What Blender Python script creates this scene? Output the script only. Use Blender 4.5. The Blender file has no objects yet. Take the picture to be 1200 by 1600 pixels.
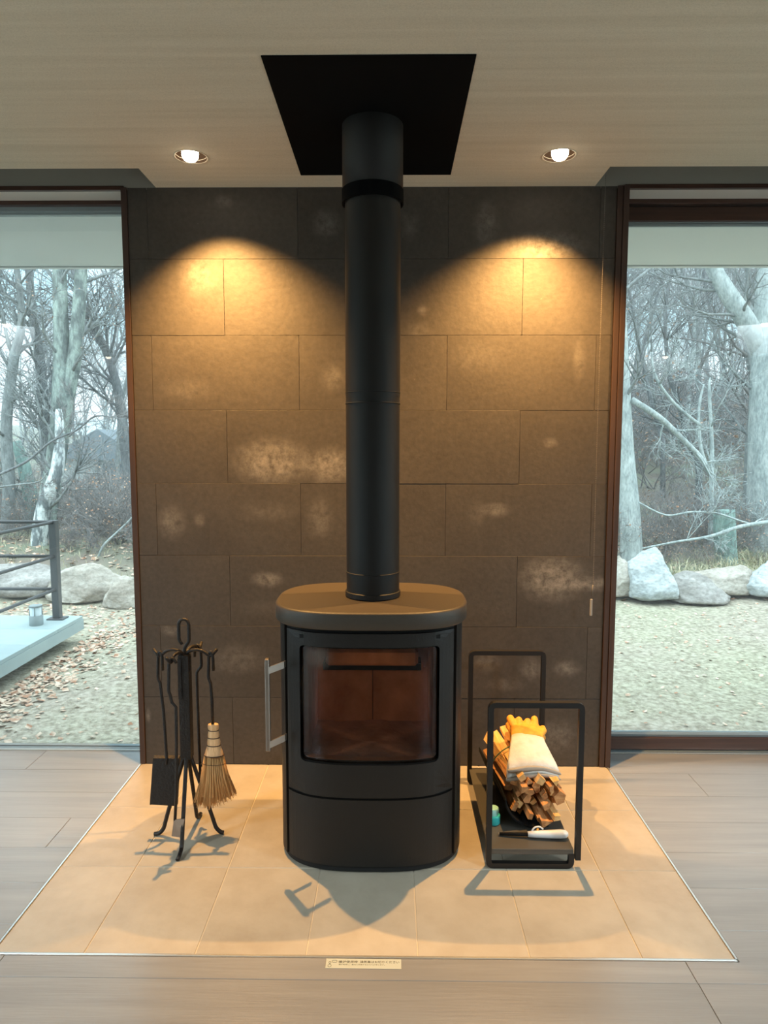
import bpy, bmesh, math, random
from mathutils import Vector, Matrix, noise
random.seed(7)
C = bpy.context.scene.collection
PI = math.pi

# ---------------------------------------------------------------- camera
CAM = dict(f=1065.64, pitch=.0957, yaw=.0115, roll=.0011, loc=Vector((.0778, -2.8099, 1.361)))
cam_data = bpy.data.cameras.new('camera'); cam = bpy.data.objects.new('camera', cam_data); C.objects.link(cam)
bpy.context.scene.camera = cam
cam_data.sensor_fit = 'VERTICAL'; cam_data.sensor_height = 36; cam_data.lens = 36 * CAM['f'] / 1600
cam_data.clip_end = 600; cam_data.clip_start = .05
_c, _s = math.cos(CAM['yaw']), math.sin(CAM['yaw']); _cp, _sp = math.cos(CAM['pitch']), math.sin(CAM['pitch'])
RT = Vector((_c, _s, 0)); FW = Vector((-_s * _cp, _c * _cp, -_sp)); UP = RT.cross(FW)
_cr, _sr = math.cos(CAM['roll']), math.sin(CAM['roll'])
R2 = RT * _cr + UP * _sr; U2 = UP * _cr - RT * _sr
cam.matrix_world = Matrix(((R2.x, U2.x, -FW.x, CAM['loc'].x), (R2.y, U2.y, -FW.y, CAM['loc'].y), (R2.z, U2.z, -FW.z, CAM['loc'].z), (0, 0, 0, 1)))
def at(px, py, Y):
    """world point seen at photo pixel (px, py) on the plane y = Y"""
    d = FW + R2 * ((px - 600) / CAM['f']) - U2 * ((py - 800) / CAM['f'])
    return CAM['loc'] + d * ((Y - CAM['loc'].y) / d.y)

# ---------------------------------------------------------------- colour management
sc = bpy.context.scene
sc.view_settings.view_transform = 'Standard'; sc.view_settings.look = 'None'
sc.view_settings.gamma = 1; sc.view_settings.use_curve_mapping = False
sc.view_settings.exposure = 0.38
sc.cycles.use_denoising = True
sc.cycles.max_bounces = 8; sc.cycles.diffuse_bounces = 4; sc.cycles.transparent_max_bounces = 24
sc.cycles.sample_clamp_indirect = 6
sc.cycles.caustics_reflective = False; sc.cycles.caustics_refractive = False

# ---------------------------------------------------------------- world: thin bright overcast with blue-green gaps
SKY = 1.5; SPOT_W = 225; FILL_W = 500
world = bpy.data.worlds.new('world'); sc.world = world; world.use_nodes = True
wt = world.node_tree; wt.nodes.clear()
wo = wt.nodes.new('ShaderNodeOutputWorld'); wb = wt.nodes.new('ShaderNodeBackground')
wc = wt.nodes.new('ShaderNodeTexCoord'); wm = wt.nodes.new('ShaderNodeMapping'); wn = wt.nodes.new('ShaderNodeTexNoise'); wr = wt.nodes.new('ShaderNodeValToRGB')
wm.inputs['Scale'].default_value = (1, 1, 2.6)
wn.inputs['Scale'].default_value = 3.2; wn.inputs['Detail'].default_value = 5
wr.color_ramp.elements[0].position = .40; wr.color_ramp.elements[0].color = (.44, .78, .92, 1)
wr.color_ramp.elements[1].position = .56; wr.color_ramp.elements[1].color = (.90, .985, 1.0, 1)
wt.links.new(wc.outputs['Generated'], wm.inputs[0]); wt.links.new(wm.outputs[0], wn.inputs['Vector'])
wt.links.new(wn.outputs[0], wr.inputs[0]); wt.links.new(wr.outputs[0], wb.inputs[0]); wt.links.new(wb.outputs[0], wo.inputs[0])
# overcast luminance: horizon 1, zenith about 3 (CIE overcast sky)
wx = wt.nodes.new('ShaderNodeSeparateXYZ'); wmr = wt.nodes.new('ShaderNodeMapRange')
wt.links.new(wc.outputs['Generated'], wx.inputs[0]); wt.links.new(wx.outputs['Z'], wmr.inputs['Value'])
wmr.inputs['From Min'].default_value = 0; wmr.inputs['From Max'].default_value = 1; wmr.inputs['To Min'].default_value = SKY; wmr.inputs['To Max'].default_value = SKY * 3
wt.links.new(wmr.outputs[0], wb.inputs[1])

# ================================================================= helpers
def tag(o, label=None, cat=None, group=None, kind=None):
    if label: o['label'] = label
    if cat: o['category'] = cat
    if group: o['group'] = group
    if kind: o['kind'] = kind
    return o
def empty(name, loc=(0, 0, 0), **k):
    o = bpy.data.objects.new(name, None); C.objects.link(o); o.location = loc; o.empty_display_size = .05
    return tag(o, **k)
class MB:
    def __init__(s): s.v = []; s.f = []; s.sm = []
    def add(s, vs, fs, smooth=False):
        b = len(s.v); s.v += [tuple(v) for v in vs]; s.f += [tuple(b + i for i in f) for f in fs]; s.sm += [smooth] * len(fs); return s
    def box(s, a, b):
        x0, y0, z0 = a; x1, y1, z1 = b
        return s.add([(x0,y0,z0),(x1,y0,z0),(x1,y1,z0),(x0,y1,z0),(x0,y0,z1),(x1,y0,z1),(x1,y1,z1),(x0,y1,z1)],
                     [(3,2,1,0),(4,5,6,7),(0,1,5,4),(1,2,6,5),(2,3,7,6),(3,0,4,7)])
    def cbox(s, a, b, c=.002):
        """box with all edges chamfered"""
        bm = bmesh.new(); bmesh.ops.create_cube(bm, size=1)
        for v in bm.verts:
            v.co = Vector([(a[i] + b[i]) / 2 + v.co[i] * (b[i] - a[i]) for i in range(3)])
        bmesh.ops.bevel(bm, geom=bm.edges[:], offset=c, segments=1, affect='EDGES')
        bm.verts.index_update(); s.add([v.co[:] for v in bm.verts], [[v.index for v in f.verts] for f in bm.faces]); bm.free(); return s
    def poly(s, pts, z0, z1, ch=0):
        """vertical prism from a ccw polygon, top edge chamfered by ch"""
        n = len(pts); 
        if ch:
            ins = []
            for i in range(n):
                p, q, r = Vector(pts[i-1]), Vector(pts[i]), Vector(pts[(i+1) % n])
                a = (q-p).normalized(); b = (r-q).normalized(); na = Vector((-a.y, a.x)); nb = Vector((-b.y, b.x))
                ins.append(q + (na + nb) * ch if abs(a.dot(b)) < .5 else q + na * ch)
            vs = [(p[0], p[1], z0) for p in pts] + [(p[0], p[1], z1-ch) for p in pts] + [(p.x, p.y, z1) for p in ins]
            fs = [tuple(range(n-1, -1, -1)), tuple(range(2*n, 3*n))]
            for k in (0, n):
                fs += [(k+i, k+(i+1) % n, k+n+(i+1) % n, k+n+i) for i in range(n)]
        else:
            vs = [(p[0], p[1], z0) for p in pts] + [(p[0], p[1], z1) for p in pts]
            fs = [tuple(range(n-1, -1, -1)), tuple(range(n, 2*n))] + [(i, (i+1) % n, n+(i+1) % n, n+i) for i in range(n)]
        return s.add(vs, fs)
    def lathe(s, prof, c=(0, 0, 0), seg=32, sx=1, sy=1, smooth=True, cap=True):
        vs = []; n = len(prof)
        for r, z in prof:
            for k in range(seg):
                a = 2*PI*k/seg; vs.append((c[0]+r*sx*math.cos(a), c[1]+r*sy*math.sin(a), c[2]+z))
        fs = [(i*seg+k, i*seg+(k+1) % seg, (i+1)*seg+(k+1) % seg, (i+1)*seg+k) for i in range(n-1) for k in range(seg)]
        s.add(vs, fs, smooth)
        if cap: s.add([vs[i] for i in range(seg)], [tuple(range(seg-1, -1, -1))]); s.add(vs[-seg:], [tuple(range(seg))])
        return s
    def tube(s, pts, rad, seg=8, closed=False, smooth=True, square=False):
        pts = [Vector(p) for p in pts]; n = len(pts)
        rs = rad if isinstance(rad, (list, tuple)) else [rad]*n
        T = []
        for i in range(n):
            if closed: t = pts[(i+1) % n]-pts[i-1]
            else: t = pts[min(i+1, n-1)]-pts[max(i-1, 0)]
            T.append(t.normalized())
        ref = Vector((0, 1, 0)) if abs(T[0].y) < .9 else Vector((1, 0, 0))
        nrm = (ref - T[0]*ref.dot(T[0])).normalized(); vs = []
        sg = 4 if square else seg
        for i in range(n):
            nrm = (nrm - T[i]*nrm.dot(T[i])).normalized(); b = T[i].cross(nrm)
            k2 = 1.0
            if i and i < n-1 or closed:
                a = (pts[i]-pts[i-1]); 
                if a.length > 1e-7: k2 = 1/max(.5, abs(a.normalized().dot(T[i])))
            for k in range(sg):
                a = 2*PI*(k+.5)/sg if square else 2*PI*k/sg
                rr = rs[i]*(1.414 if square else 1)
                vs.append(pts[i]+nrm*math.cos(a)*rr+b*math.sin(a)*rr)
        m = n if closed else n-1
        fs = [(i*sg+k, i*sg+(k+1) % sg, ((i+1) % n)*sg+(k+1) % sg, ((i+1) % n)*sg+k) for i in range(m) for k in range(sg)]
        if not closed: fs += [tuple(range(sg-1, -1, -1)), tuple((n-1)*sg+k for k in range(sg))]
        return s.add(vs, fs, smooth and not square)
    def build(s, name, mat, parent=None, kind=None):
        me = bpy.data.meshes.new(name); me.from_pydata(s.v, [], s.f); me.validate()
        if len(me.polygons) == len(s.sm): me.polygons.foreach_set('use_smooth', s.sm)
        me.update()
        if mat: me.materials.append(mat)
        o = bpy.data.objects.new(name, me); C.objects.link(o)
        if parent: o.parent = parent
        if kind: o['kind'] = kind
        return o
def recalc(o):
    bm = bmesh.new(); bm.from_mesh(o.data); bmesh.ops.recalc_face_normals(bm, faces=bm.faces); bm.to_mesh(o.data); bm.free(); return o
def fillet(pts, r, n=5, closed=False):
    pts = [Vector(p) for p in pts]; out = []; m = len(pts)
    for i in range(m):
        if not closed and i in (0, m-1): out.append(pts[i]); continue
        p, q, w = pts[i-1], pts[i], pts[(i+1) % m]
        a = (p-q); b = (w-q); rr = min(r, a.length*.49, b.length*.49)
        A = q+a.normalized()*rr; B = q+b.normalized()*rr
        for k in range(n+1):
            t = k/n; out.append(A*(1-t)**2+q*2*t*(1-t)+B*t*t)
    return out
def dup(root, loc=None, rz=None, scale=None):
    r = root.copy(); C.objects.link(r)
    if loc is not None: r.location = loc
    if rz is not None: r.rotation_euler.z = rz
    if scale: r.scale = (scale,)*3
    for ch in list(root.children):
        c = ch.copy(); C.objects.link(c); c.parent = r
        for g in list(ch.children):
            d = g.copy(); C.objects.link(d); d.parent = c
    return r

# ---------------------------------------------------------------- materials
def mat(name, col, rough=.6, metal=0, spec=.5, coat=0, bump=None, var=None, emit=None, coord='Object', sub=0):
    """var = list of (scale xyz, low colour, high colour, lo, hi, detail) noise layers mixed; bump = (scale xyz, strength)"""
    m = bpy.data.materials.new(name); m.use_nodes = True; t = m.node_tree; b = t.nodes['Principled BSDF']
    b.inputs['Base Color'].default_value = (*col, 1); b.inputs['Roughness'].default_value = rough; b.inputs['Metallic'].default_value = metal
    b.inputs['Specular IOR Level'].default_value = spec; b.inputs['Coat Weight'].default_value = coat
    if emit: b.inputs['Emission Color'].default_value = (*emit[0], 1); b.inputs['Emission Strength'].default_value = emit[1]
    vec = None
    if bump or var:
        if coord == 'World':
            g = t.nodes.new('ShaderNodeNewGeometry'); vec = g.outputs['Position']
        else:
            g = t.nodes.new('ShaderNodeTexCoord'); vec = g.outputs[coord]
    last = None
    if var:
        oi = t.nodes.new('ShaderNodeObjectInfo')
        for sc_, lo, hi, p0, p1, det in var:
            mp = t.nodes.new('ShaderNodeMapping'); mp.inputs['Scale'].default_value = sc_; t.links.new(vec, mp.inputs[0])
            n = t.nodes.new('ShaderNodeTexNoise'); n.noise_dimensions = '4D'; n.inputs['Scale'].default_value = 1; n.inputs['Detail'].default_value = det; n.inputs['Roughness'].default_value = .6
            w = t.nodes.new('ShaderNodeMath'); w.operation = 'MULTIPLY'; w.inputs[1].default_value = 37.0
            t.links.new(oi.outputs['Random'], w.inputs[0]); t.links.new(w.outputs[0], n.inputs['W'])
            t.links.new(mp.outputs[0], n.inputs['Vector'])
            r = t.nodes.new('ShaderNodeValToRGB'); r.color_ramp.elements[0].position = p0; r.color_ramp.elements[1].position = p1
            r.color_ramp.elements[0].color = (*lo, 1); r.color_ramp.elements[1].color = (*hi, 1); t.links.new(n.outputs[0], r.inputs[0])
            if last is None: last = r.outputs[0]
            else:
                mx = t.nodes.new('ShaderNodeMix'); mx.data_type = 'RGBA'; mx.blend_type = 'MULTIPLY'; mx.inputs['Factor'].default_value = 1
                t.links.new(last, mx.inputs['A']); t.links.new(r.outputs[0], mx.inputs['B']); last = mx.outputs['Result']
        t.links.new(last, b.inputs['Base Color'])
    if bump:
        mp = t.nodes.new('ShaderNodeMapping'); mp.inputs['Scale'].default_value = bump[0]; t.links.new(vec, mp.inputs[0])
        n = t.nodes.new('ShaderNodeTexNoise'); n.inputs['Scale'].default_value = 1; n.inputs['Detail'].default_value = 4; t.links.new(mp.outputs[0], n.inputs['Vector'])
        bp = t.nodes.new('ShaderNodeBump'); bp.inputs['Strength'].default_value = bump[1]; bp.inputs['Distance'].default_value = .01
        t.links.new(n.outputs[0], bp.inputs['Height']); t.links.new(bp.outputs[0], b.inputs['Normal'])
    return m, b, t, last
def M(*a, **k): return mat(*a, **k)[0]
W = 1.0
m_steel = M('black_painted_steel', (.0125, .0105, .009), .5, 0, .32, bump=((260,)*3, .12))
m_lamplit_top = M('lamplit_top_steel', (.05, .038, .027), .5, 0, .5, bump=((260,)*3, .1))  # body steel made browner and lighter: lamp light on the top put into the colour
m_pipe = M('matte_black_pipe', (.008, .0075, .007), .55, 0, .35)
m_plateblack = M('black_sheet', (.0025, .003, .0035), .85, 0, .08)
m_gap = M('dark_gap', (.004, .004, .004), .9)
m_iron = M('wrought_iron', (.022, .018, .016), .45, .4, .5, bump=((120,)*3, .35))
m_rackiron = M('black_iron_rack', (.014, .012, .011), .5, .2, .5)
m_shelf = M('black_shelf_sheet', (.085, .078, .068), .4, .1, .5)
m_chrome = M('brushed_steel', (.36, .31, .27), .4, 1)
m_alu = M('window_aluminium', (.36, .42, .44), .45, .6)
m_gasket = M('grey_gasket', (.12, .15, .16), .6)
m_brown = M('dark_brown_frame', (.055, .026, .018), .38, 0, .5, var=[((3, 3, 60), (.045, .02, .013), (.075, .034, .022), .35, .65, 3)])
m_browntrim = M('brown_wood_trim', (.05, .025, .018), .55, var=[((30, 30, 2), (.034, .018, .013), (.062, .032, .022), .35, .65, 4)])
m_header = M('grey_header', (.30, .28, .24), .7)
m_soffit_in = M('white_reveal', (.8, .78, .73), .7)
m_soffit = M('eave_board', (.78, .84, .82), .7, var=[((.8, .8, .8), (.80, .84, .85), (.87, .90, .91), .4, .6, 2)])
m_ceiling, *_ = mat('woven_ceiling_paper', (.5, .43, .33), .8, spec=.2, coord='World', bump=((60, 700, 10), .15),
    var=[((1.1, 34, 1), (.72, .655, .52), (.83, .765, .63), .3, .7, 5), ((260, 420, 50), (.86, .86, .85), (1, 1, 1), .3, .6, 2)])
m_wallpaint = M('dark_wood_rear_wall', (.14, .11, .085), .9, spec=.1)
m_plank, b_, t_, l_ = mat('grey_brown_plank', (.2, .15, .12), .34, spec=.8, coat=.6, coord='World', bump=((8, 160, 8), .06),
    var=[((1.6, 24, 1), (.205, .20, .195), (.285, .278, .268), .3, .72, 6), ((.7, 2.0, 1), (.94, .935, .93), (1.04, 1.03, 1.02), .3, .7, 2)])
b_.inputs['Coat Roughness'].default_value = .22
m_subfloor = M('dark_joint', (.03, .026, .022), .9)
m_tile = M('sandy_hearth_tile', (.5, .44, .36), .42, spec=.5, coord='World', bump=((40, 40, 40), .08),
    var=[((3.2, 3.2, 3.2), (.40, .345, .27), (.50, .44, .35), .3, .7, 4), ((14, 14, 14), (.9, .88, .86), (1, 1, 1), .3, .6, 4)])
m_grout = M('pale_grout', (.62, .56, .47), .8)
m_edge = M('silver_edge_strip', (.82, .82, .8), .3, .9)
m_vermic = M('vermiculite_board', (.62, .33, .2), .9, spec=.1, bump=((60,)*3, .3), coord='World',
    var=[((9, 9, 7), (.46, .20, .10), (.86, .46, .26), .3, .7, 5)])
m_ash = M('ash_and_grate', (.30, .2, .15), .95, bump=((50,)*3, .5), var=[((9,)*3, (.34, .17, .11), (.66, .36, .24), .3, .7, 5)], coord='World')
m_straw = M('broom_straw', (.62, .38, .18), .7, coord='World', var=[((220, 220, 12), (.52, .26, .085), (.80, .46, .19), .3, .7, 3)])
m_strawlight = M('pale_broom_grass', (.78, .56, .34), .65, coord='World', var=[((200, 200, 15), (.66, .37, .17), (.92, .60, .33), .3, .7, 3)])
m_bind = M('dark_binding_cord', (.05, .025, .015), .7)
m_wood = M('split_kindling', (.58, .34, .17), .75, spec=.2, bump=((20, 20, 300), .5), var=[((60, 3, 60), (.32, .13, .05), (.72, .38, .16), .3, .7, 5)])
m_woodpale = M('pale_split_kindling', (.75, .5, .27), .75, spec=.2, bump=((20, 20, 300), .5), var=[((60, 3, 60), (.66, .34, .11), (.90, .60, .28), .3, .7, 5)])
m_greenwire = M('green_tie_wire', (.09, .2, .11), .5)
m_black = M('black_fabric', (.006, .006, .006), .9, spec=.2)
m_cuff = M('cream_cotton_cuff', (.80, .76, .69), .85, spec=.1, bump=((500,)*3, .2), var=[((25,)*3, (.68, .63, .56), (.86, .82, .75), .3, .6, 4)], coord='World')
m_cuffedge = M('grey_cuff_hem', (.42, .38, .33), .85, spec=.1)
m_orange = M('orange_leather', (.85, .36, .04), .6, bump=((120,)*3, .3), coord='World', var=[((35,)*3, (.70, .27, .03), (.92, .43, .06), .3, .65, 4)])
m_white = M('white_plastic', (.75, .74, .74), .35)
m_aqua = M('aqua_plastic', (.05, .52, .52), .3)
m_aquapale = M('pale_aqua_plastic', (.40, .78, .72), .3)
m_paper = M('sticker_paper', (.47, .48, .40), .5)
m_ink = M('sticker_ink', (.03, .028, .02), .7)
m_inkpale = M('sticker_ink_pale', (.20, .20, .15), .7)
m_chain = M('pale_bead_chain', (.16, .14, .12), .5)
m_lampcup = M('bronze_lamp_cup', (.06, .035, .02), .5, .3)
m_lampglow = M('lamp_glow', (1, .9, .75), .5, emit=((1, .84, .62), 12))
m_rail = M('grey_brown_rail_steel', (.10, .10, .10), .5, .2)
m_deck = M('grey_green_deck_board', (.30, .37, .36), .7, coord='World', var=[((2, 2, 2), (.29, .36, .36), (.36, .43, .42), .35, .65, 4)])
m_lantern = M('grey_lantern', (.25, .29, .29), .6); m_frost = M('frosted_lantern_glass', (.75, .82, .85), .4)
m_ground = M('dry_lawn', (.3, .28, .2), .95, spec=.1, coord='World', bump=((55, 55, 55), .9),
    var=[((.8, .8, .8), (.37, .33, .275), (.37, .355, .27), .35, .65, 4), ((26, 26, 26), (.60, .57, .52), (1.15, 1.14, 1.1), .38, .62, 8)])
m_leaf = M('fallen_leaf', (.45, .3, .2), .8, spec=.1, coord='World', var=[((23, 23, 23), (.34, .17, .10), (.66, .52, .40), .35, .62, 1)])
m_redleaf = M('withered_leaf', (.42, .25, .17), .8, spec=.1, coord='World', var=[((13, 13, 13), (.42, .22, .14), (.6, .42, .3), .35, .62, 1)])
m_drygrass = M('dry_bamboo_grass', (.5, .45, .25), .8, spec=.1, coord='World', var=[((9, 9, 9), (.34, .33, .22), (.60, .54, .37), .35, .62, 1)])
def bark(name, lo, hi, a=.38, b=.62): return M(name, lo, .9, spec=.1, bump=((26, 26, 8), 1), var=[((9, 9, 3.5), lo, hi, a, b, 6), ((40, 40, 14), (.72, .72, .72), (1.08, 1.08, 1.08), .35, .6, 4)])
m_barkgrey = bark('grey_bark', (.21, .22, .215), (.34, .36, .35))
m_barkdark = bark('dark_bark', (.15, .15, .15), (.25, .26, .26))
m_barkpale = bark('pale_beech_bark', (.34, .38, .37), (.52, .56, .54))
m_barklichen = bark('lichen_spotted_bark', (.17, .19, .18), (.40, .46, .41), .42, .60)
m_barkwhite = bark('white_patched_bark', (.22, .24, .24), (.76, .80, .78), .44, .54)
m_barkmoss = bark('mossy_bark', (.22, .32, .29), (.36, .48, .43))
m_twig = M('bare_twig', (.26, .245, .235), .9, spec=.1)
def rockm(name, lo, hi): return M(name, lo, .9, spec=.15, bump=((22, 22, 30), 1), var=[((3, 3, 8), lo, hi, .35, .65, 6), ((24, 24, 40), (.72, .71, .70), (1.06, 1.06, 1.06), .35, .6, 5)])
m_rockpale = rockm('pale_blue_grey_rock', (.36, .39, .39), (.54, .575, .575)); m_rocktan = rockm('tan_rock', (.32, .28, .23), (.50, .46, .40)); m_rockbrown = rockm('brown_grey_rock', (.24, .22, .20), (.42, .40, .37))
m_farwall = M('far_house_wall', (.45, .47, .46), .8); m_farroof = M('far_house_roof', (.16, .19, .21), .8); m_farglass = M('far_house_window', (.12, .15, .17), .2); m_farwhite = M('far_house_trim', (.75, .76, .74), .8)
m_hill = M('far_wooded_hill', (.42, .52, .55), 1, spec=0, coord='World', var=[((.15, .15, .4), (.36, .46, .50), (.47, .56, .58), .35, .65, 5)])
def glass_mat(name, tint, refl=1.0, f0=.04):
    m = bpy.data.materials.new(name); m.use_nodes = True; t = m.node_tree; t.nodes.clear()
    o = t.nodes.new('ShaderNodeOutputMaterial'); mx = t.nodes.new('ShaderNodeMixShader'); tr = t.nodes.new('ShaderNodeBsdfTransparent'); gl = t.nodes.new('ShaderNodeBsdfGlossy'); lw = t.nodes.new('ShaderNodeFresnel')
    tr.inputs[0].default_value = (*tint, 1); gl.inputs['Roughness'].default_value = .0; lw.inputs['IOR'].default_value = 1.45
    gl.inputs['Color'].default_value = (refl,)*3+(1,)
    t.links.new(lw.outputs[0], mx.inputs[0]); t.links.new(tr.outputs[0], mx.inputs[1]); t.links.new(gl.outputs[0], mx.inputs[2]); t.links.new(mx.outputs[0], o.inputs[0])
    return m, t, tr, gl, mx
m_glass = glass_mat('window_glass', (.95, .97, .98))[0]
m_fireglass, gt, gtr, ggl, gmx = glass_mat('smoky_stove_glass', (.84, .62, .46), .6); ggl.inputs['Roughness'].default_value = .12

# ================================================================= STRUCTURE
H = 2.384
WALL_L, WALL_R = -1.0, 1.0
RX0, RX1, RY0 = -4.2, 4.2, -6.2        # the room beyond the frame
WY = .15                                # window plane
HD = 1.107                              # hearth depth

# ---- hearth: sandy tiles let into the floor, silver strip round the edge
hearth = empty('hearth', (0, 0, 0), kind='structure')
MB().box((WALL_L+.004, -HD+.004, -.05), (WALL_R-.004, -.002, -.0022)).build('grout_bed', m_grout, hearth)
xs = [WALL_L+.004, -.75, -.45, -.15, .15, .45, .75, WALL_R-.004]; ys = [0, -.355, -.722, -HD+.004]; g = .0016
for i in range(7):
    for j in range(3):
        x0, x1, y1, y0 = xs[i]+g, xs[i+1]-g, ys[j]-g, ys[j+1]+g
        MB().poly([(x0, y0), (x1, y0), (x1, y1), (x0, y1)], -.03, random.uniform(-.0003, .0003), .0012).build('tile', m_tile, hearth)
e = MB(); e.cbox((WALL_L-.003, -HD-.003, -.03), (WALL_L+.004, -.001, .0022), .001); e.cbox((WALL_R-.004, -HD-.003, -.03), (WALL_R+.003, -.001, .0022), .001)
e.cbox((WALL_L-.003, -HD-.003, -.03), (WALL_R+.003, -HD+.004, .0022), .001)
e.build('edge_strip', m_edge, hearth)

# ---- floor of long planks running left-right
floor = empty('floor', (0, 0, 0), kind='structure')
MB().box((RX0, RY0, -.09), (RX1, .13, -.031)).build('floor_base', m_subfloor, floor)
pb = [.125, -.06, -.2465, -.433, -.6195, -.806, -.9925, -1.186, -1.372, -1.56, -1.746, -1.933, -2.12, -2.306, -2.49]
offs = [.35, -.5, .9, -1.1, .1, 1.4, .86, .861, -.2, -.7, .3, 1.5, -1.3, .6]
def plank_poly(p): MB().poly(p, -.03, random.uniform(-.0002, .0002), .0009).build('plank', m_plank, floor)
for k in range(len(pb)-1):
    y1, y0 = pb[k]-.0006, pb[k+1]+.0006; L = 1.82
    cuts = sorted({offs[k]+L*n for n in range(-4, 5)}); cuts = [RX0]+[c for c in cuts if RX0+.2 < c < RX1-.2]+[RX1]
    for a, b in zip(cuts, cuts[1:]):
        a += .0006; b -= .0006
        if y1 <= -HD-.01: plank_poly([(a, y0), (b, y0), (b, y1), (a, y1)]); continue
        hl, hr = WALL_L-.004, WALL_R+.004
        if y0 > -HD:                                        # rows broken by the hearth / the wall
            yy1 = y1
            if b <= hl or a >= hr: plank_poly([(a, y0), (b, y0), (b, yy1), (a, yy1)])
            else:
                if a < hl: plank_poly([(a, y0), (hl, y0), (hl, yy1), (a, yy1)])
                if b > hr: plank_poly([(hr, y0), (b, y0), (b, yy1), (hr, yy1)])
        else:                                               # the row notched round the hearth's front
            yh = -HD-.004
            pts = [(a, y0), (b, y0)]
            if b > hr: pts += [(b, y1), (hr, y1), (hr, yh)]
            elif b > hl: pts += [(b, yh)]
            else: pts += [(b, y1)]
            if a < hl: pts += ([(hl, yh), (hl, y1)] if b > hl else [])+[(a, y1)]
            elif a < hr: pts += [(a, yh)]
            else: pts += [(a, y1)]
            q = []
            for p in pts:
                if not q or (abs(q[-1][0]-p[0])+abs(q[-1][1]-p[1])) > 1e-5: q.append(p)
            if a >= hl and a < hr and b > hr: pass
            plank_poly(q)
MB().poly([(RX0, RY0), (RX1, RY0), (RX1, pb[-1]), (RX0, pb[-1])], -.03, 0).build('rear_floor_boards', m_plank, floor, kind='stuff')

# ---- back wall: 300 x 600 porcelain tiles in running bond on a core
wall = empty('wall_back', (0, 0, 0), kind='structure')
MB().box((WALL_L+.02, .012, 0), (WALL_R-.02, .30, H)).build('wall_core', m_gap, wall)
def stained(name, blobs):
    """dark tile with whitish efflorescence blobs (x, z, rx, rz, strength) in wall metres"""
    m, b, t, last = mat(name, (.1, .085, .07), .55, spec=.4, coord='World', bump=((45, 45, 45), .10),
        var=[((2.4, 2.4, 2.4), (.056, .048, .041), (.075, .065, .056), .3, .7, 4), ((55, 55, 55), (.80, .79, .78), (1.06, 1.05, 1.04), .3, .65, 3)])
    g = t.nodes.new('ShaderNodeNewGeometry'); n = t.nodes.new('ShaderNodeTexNoise'); n.inputs['Scale'].default_value = 30; n.inputs['Detail'].default_value = 6; n.inputs['Roughness'].default_value = .72
    t.links.new(g.outputs['Position'], n.inputs['Vector'])
    # sparse fine white specks everywhere
    n3 = t.nodes.new('ShaderNodeTexNoise'); n3.inputs['Scale'].default_value = 75; n3.inputs['Detail'].default_value = 2; t.links.new(g.outputs['Position'], n3.inputs['Vector'])
    r3 = t.nodes.new('ShaderNodeMapRange'); r3.inputs['From Min'].default_value = .72; r3.inputs['From Max'].default_value = .82; r3.inputs['To Max'].default_value = .3; t.links.new(n3.outputs[0], r3.inputs[0])
    acc = r3.outputs[0]
    for x, z, rx, rz, s in blobs:
        sub = t.nodes.new('ShaderNodeVectorMath'); sub.operation = 'SUBTRACT'; sub.inputs[1].default_value = (x, 0, z); t.links.new(g.outputs['Position'], sub.inputs[0])
        mul = t.nodes.new('ShaderNodeVectorMath'); mul.operation = 'MULTIPLY'; mul.inputs[1].default_value = (1/rx, 0, 1/rz); t.links.new(sub.outputs[0], mul.inputs[0])
        ln = t.nodes.new('ShaderNodeVectorMath'); ln.operation = 'LENGTH'; t.links.new(mul.outputs[0], ln.inputs[0])
        # strength falls with distance, broken up by noise
        a = t.nodes.new('ShaderNodeMath'); a.operation = 'MULTIPLY_ADD'; a.inputs[1].default_value = 3.2; a.inputs[2].default_value = -1.05; t.links.new(n.outputs[0], a.inputs[0])
        d = t.nodes.new('ShaderNodeMapRange'); d.interpolation_type = 'SMOOTHSTEP'; d.inputs['From Min'].default_value = 1.15; d.inputs['From Max'].default_value = 0.1; d.inputs['To Max'].default_value = s; t.links.new(ln.outputs['Value'], d.inputs[0])
        p = t.nodes.new('ShaderNodeMath'); p.operation = 'MULTIPLY'; p.use_clamp = True; t.links.new(a.outputs[0], p.inputs[0]); t.links.new(d.outputs[0], p.inputs[1])
        ad = t.nodes.new('ShaderNodeMath'); ad.operation = 'ADD'; ad.use_clamp = True; t.links.new(acc, ad.inputs[0]); t.links.new(p.outputs[0], ad.inputs[1]); acc = ad.outputs[0]
    mx = t.nodes.new('ShaderNodeMix'); mx.data_type = 'RGBA'; mx.inputs['B'].default_value = (.26, .235, .21, 1)
    t.links.new(acc, mx.inputs['Factor']); t.links.new(last, mx.inputs['A']); t.links.new(mx.outputs['Result'], b.inputs['Base Color'])
    return m
m_wtile = stained('dark_wall_tile', [])
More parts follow.
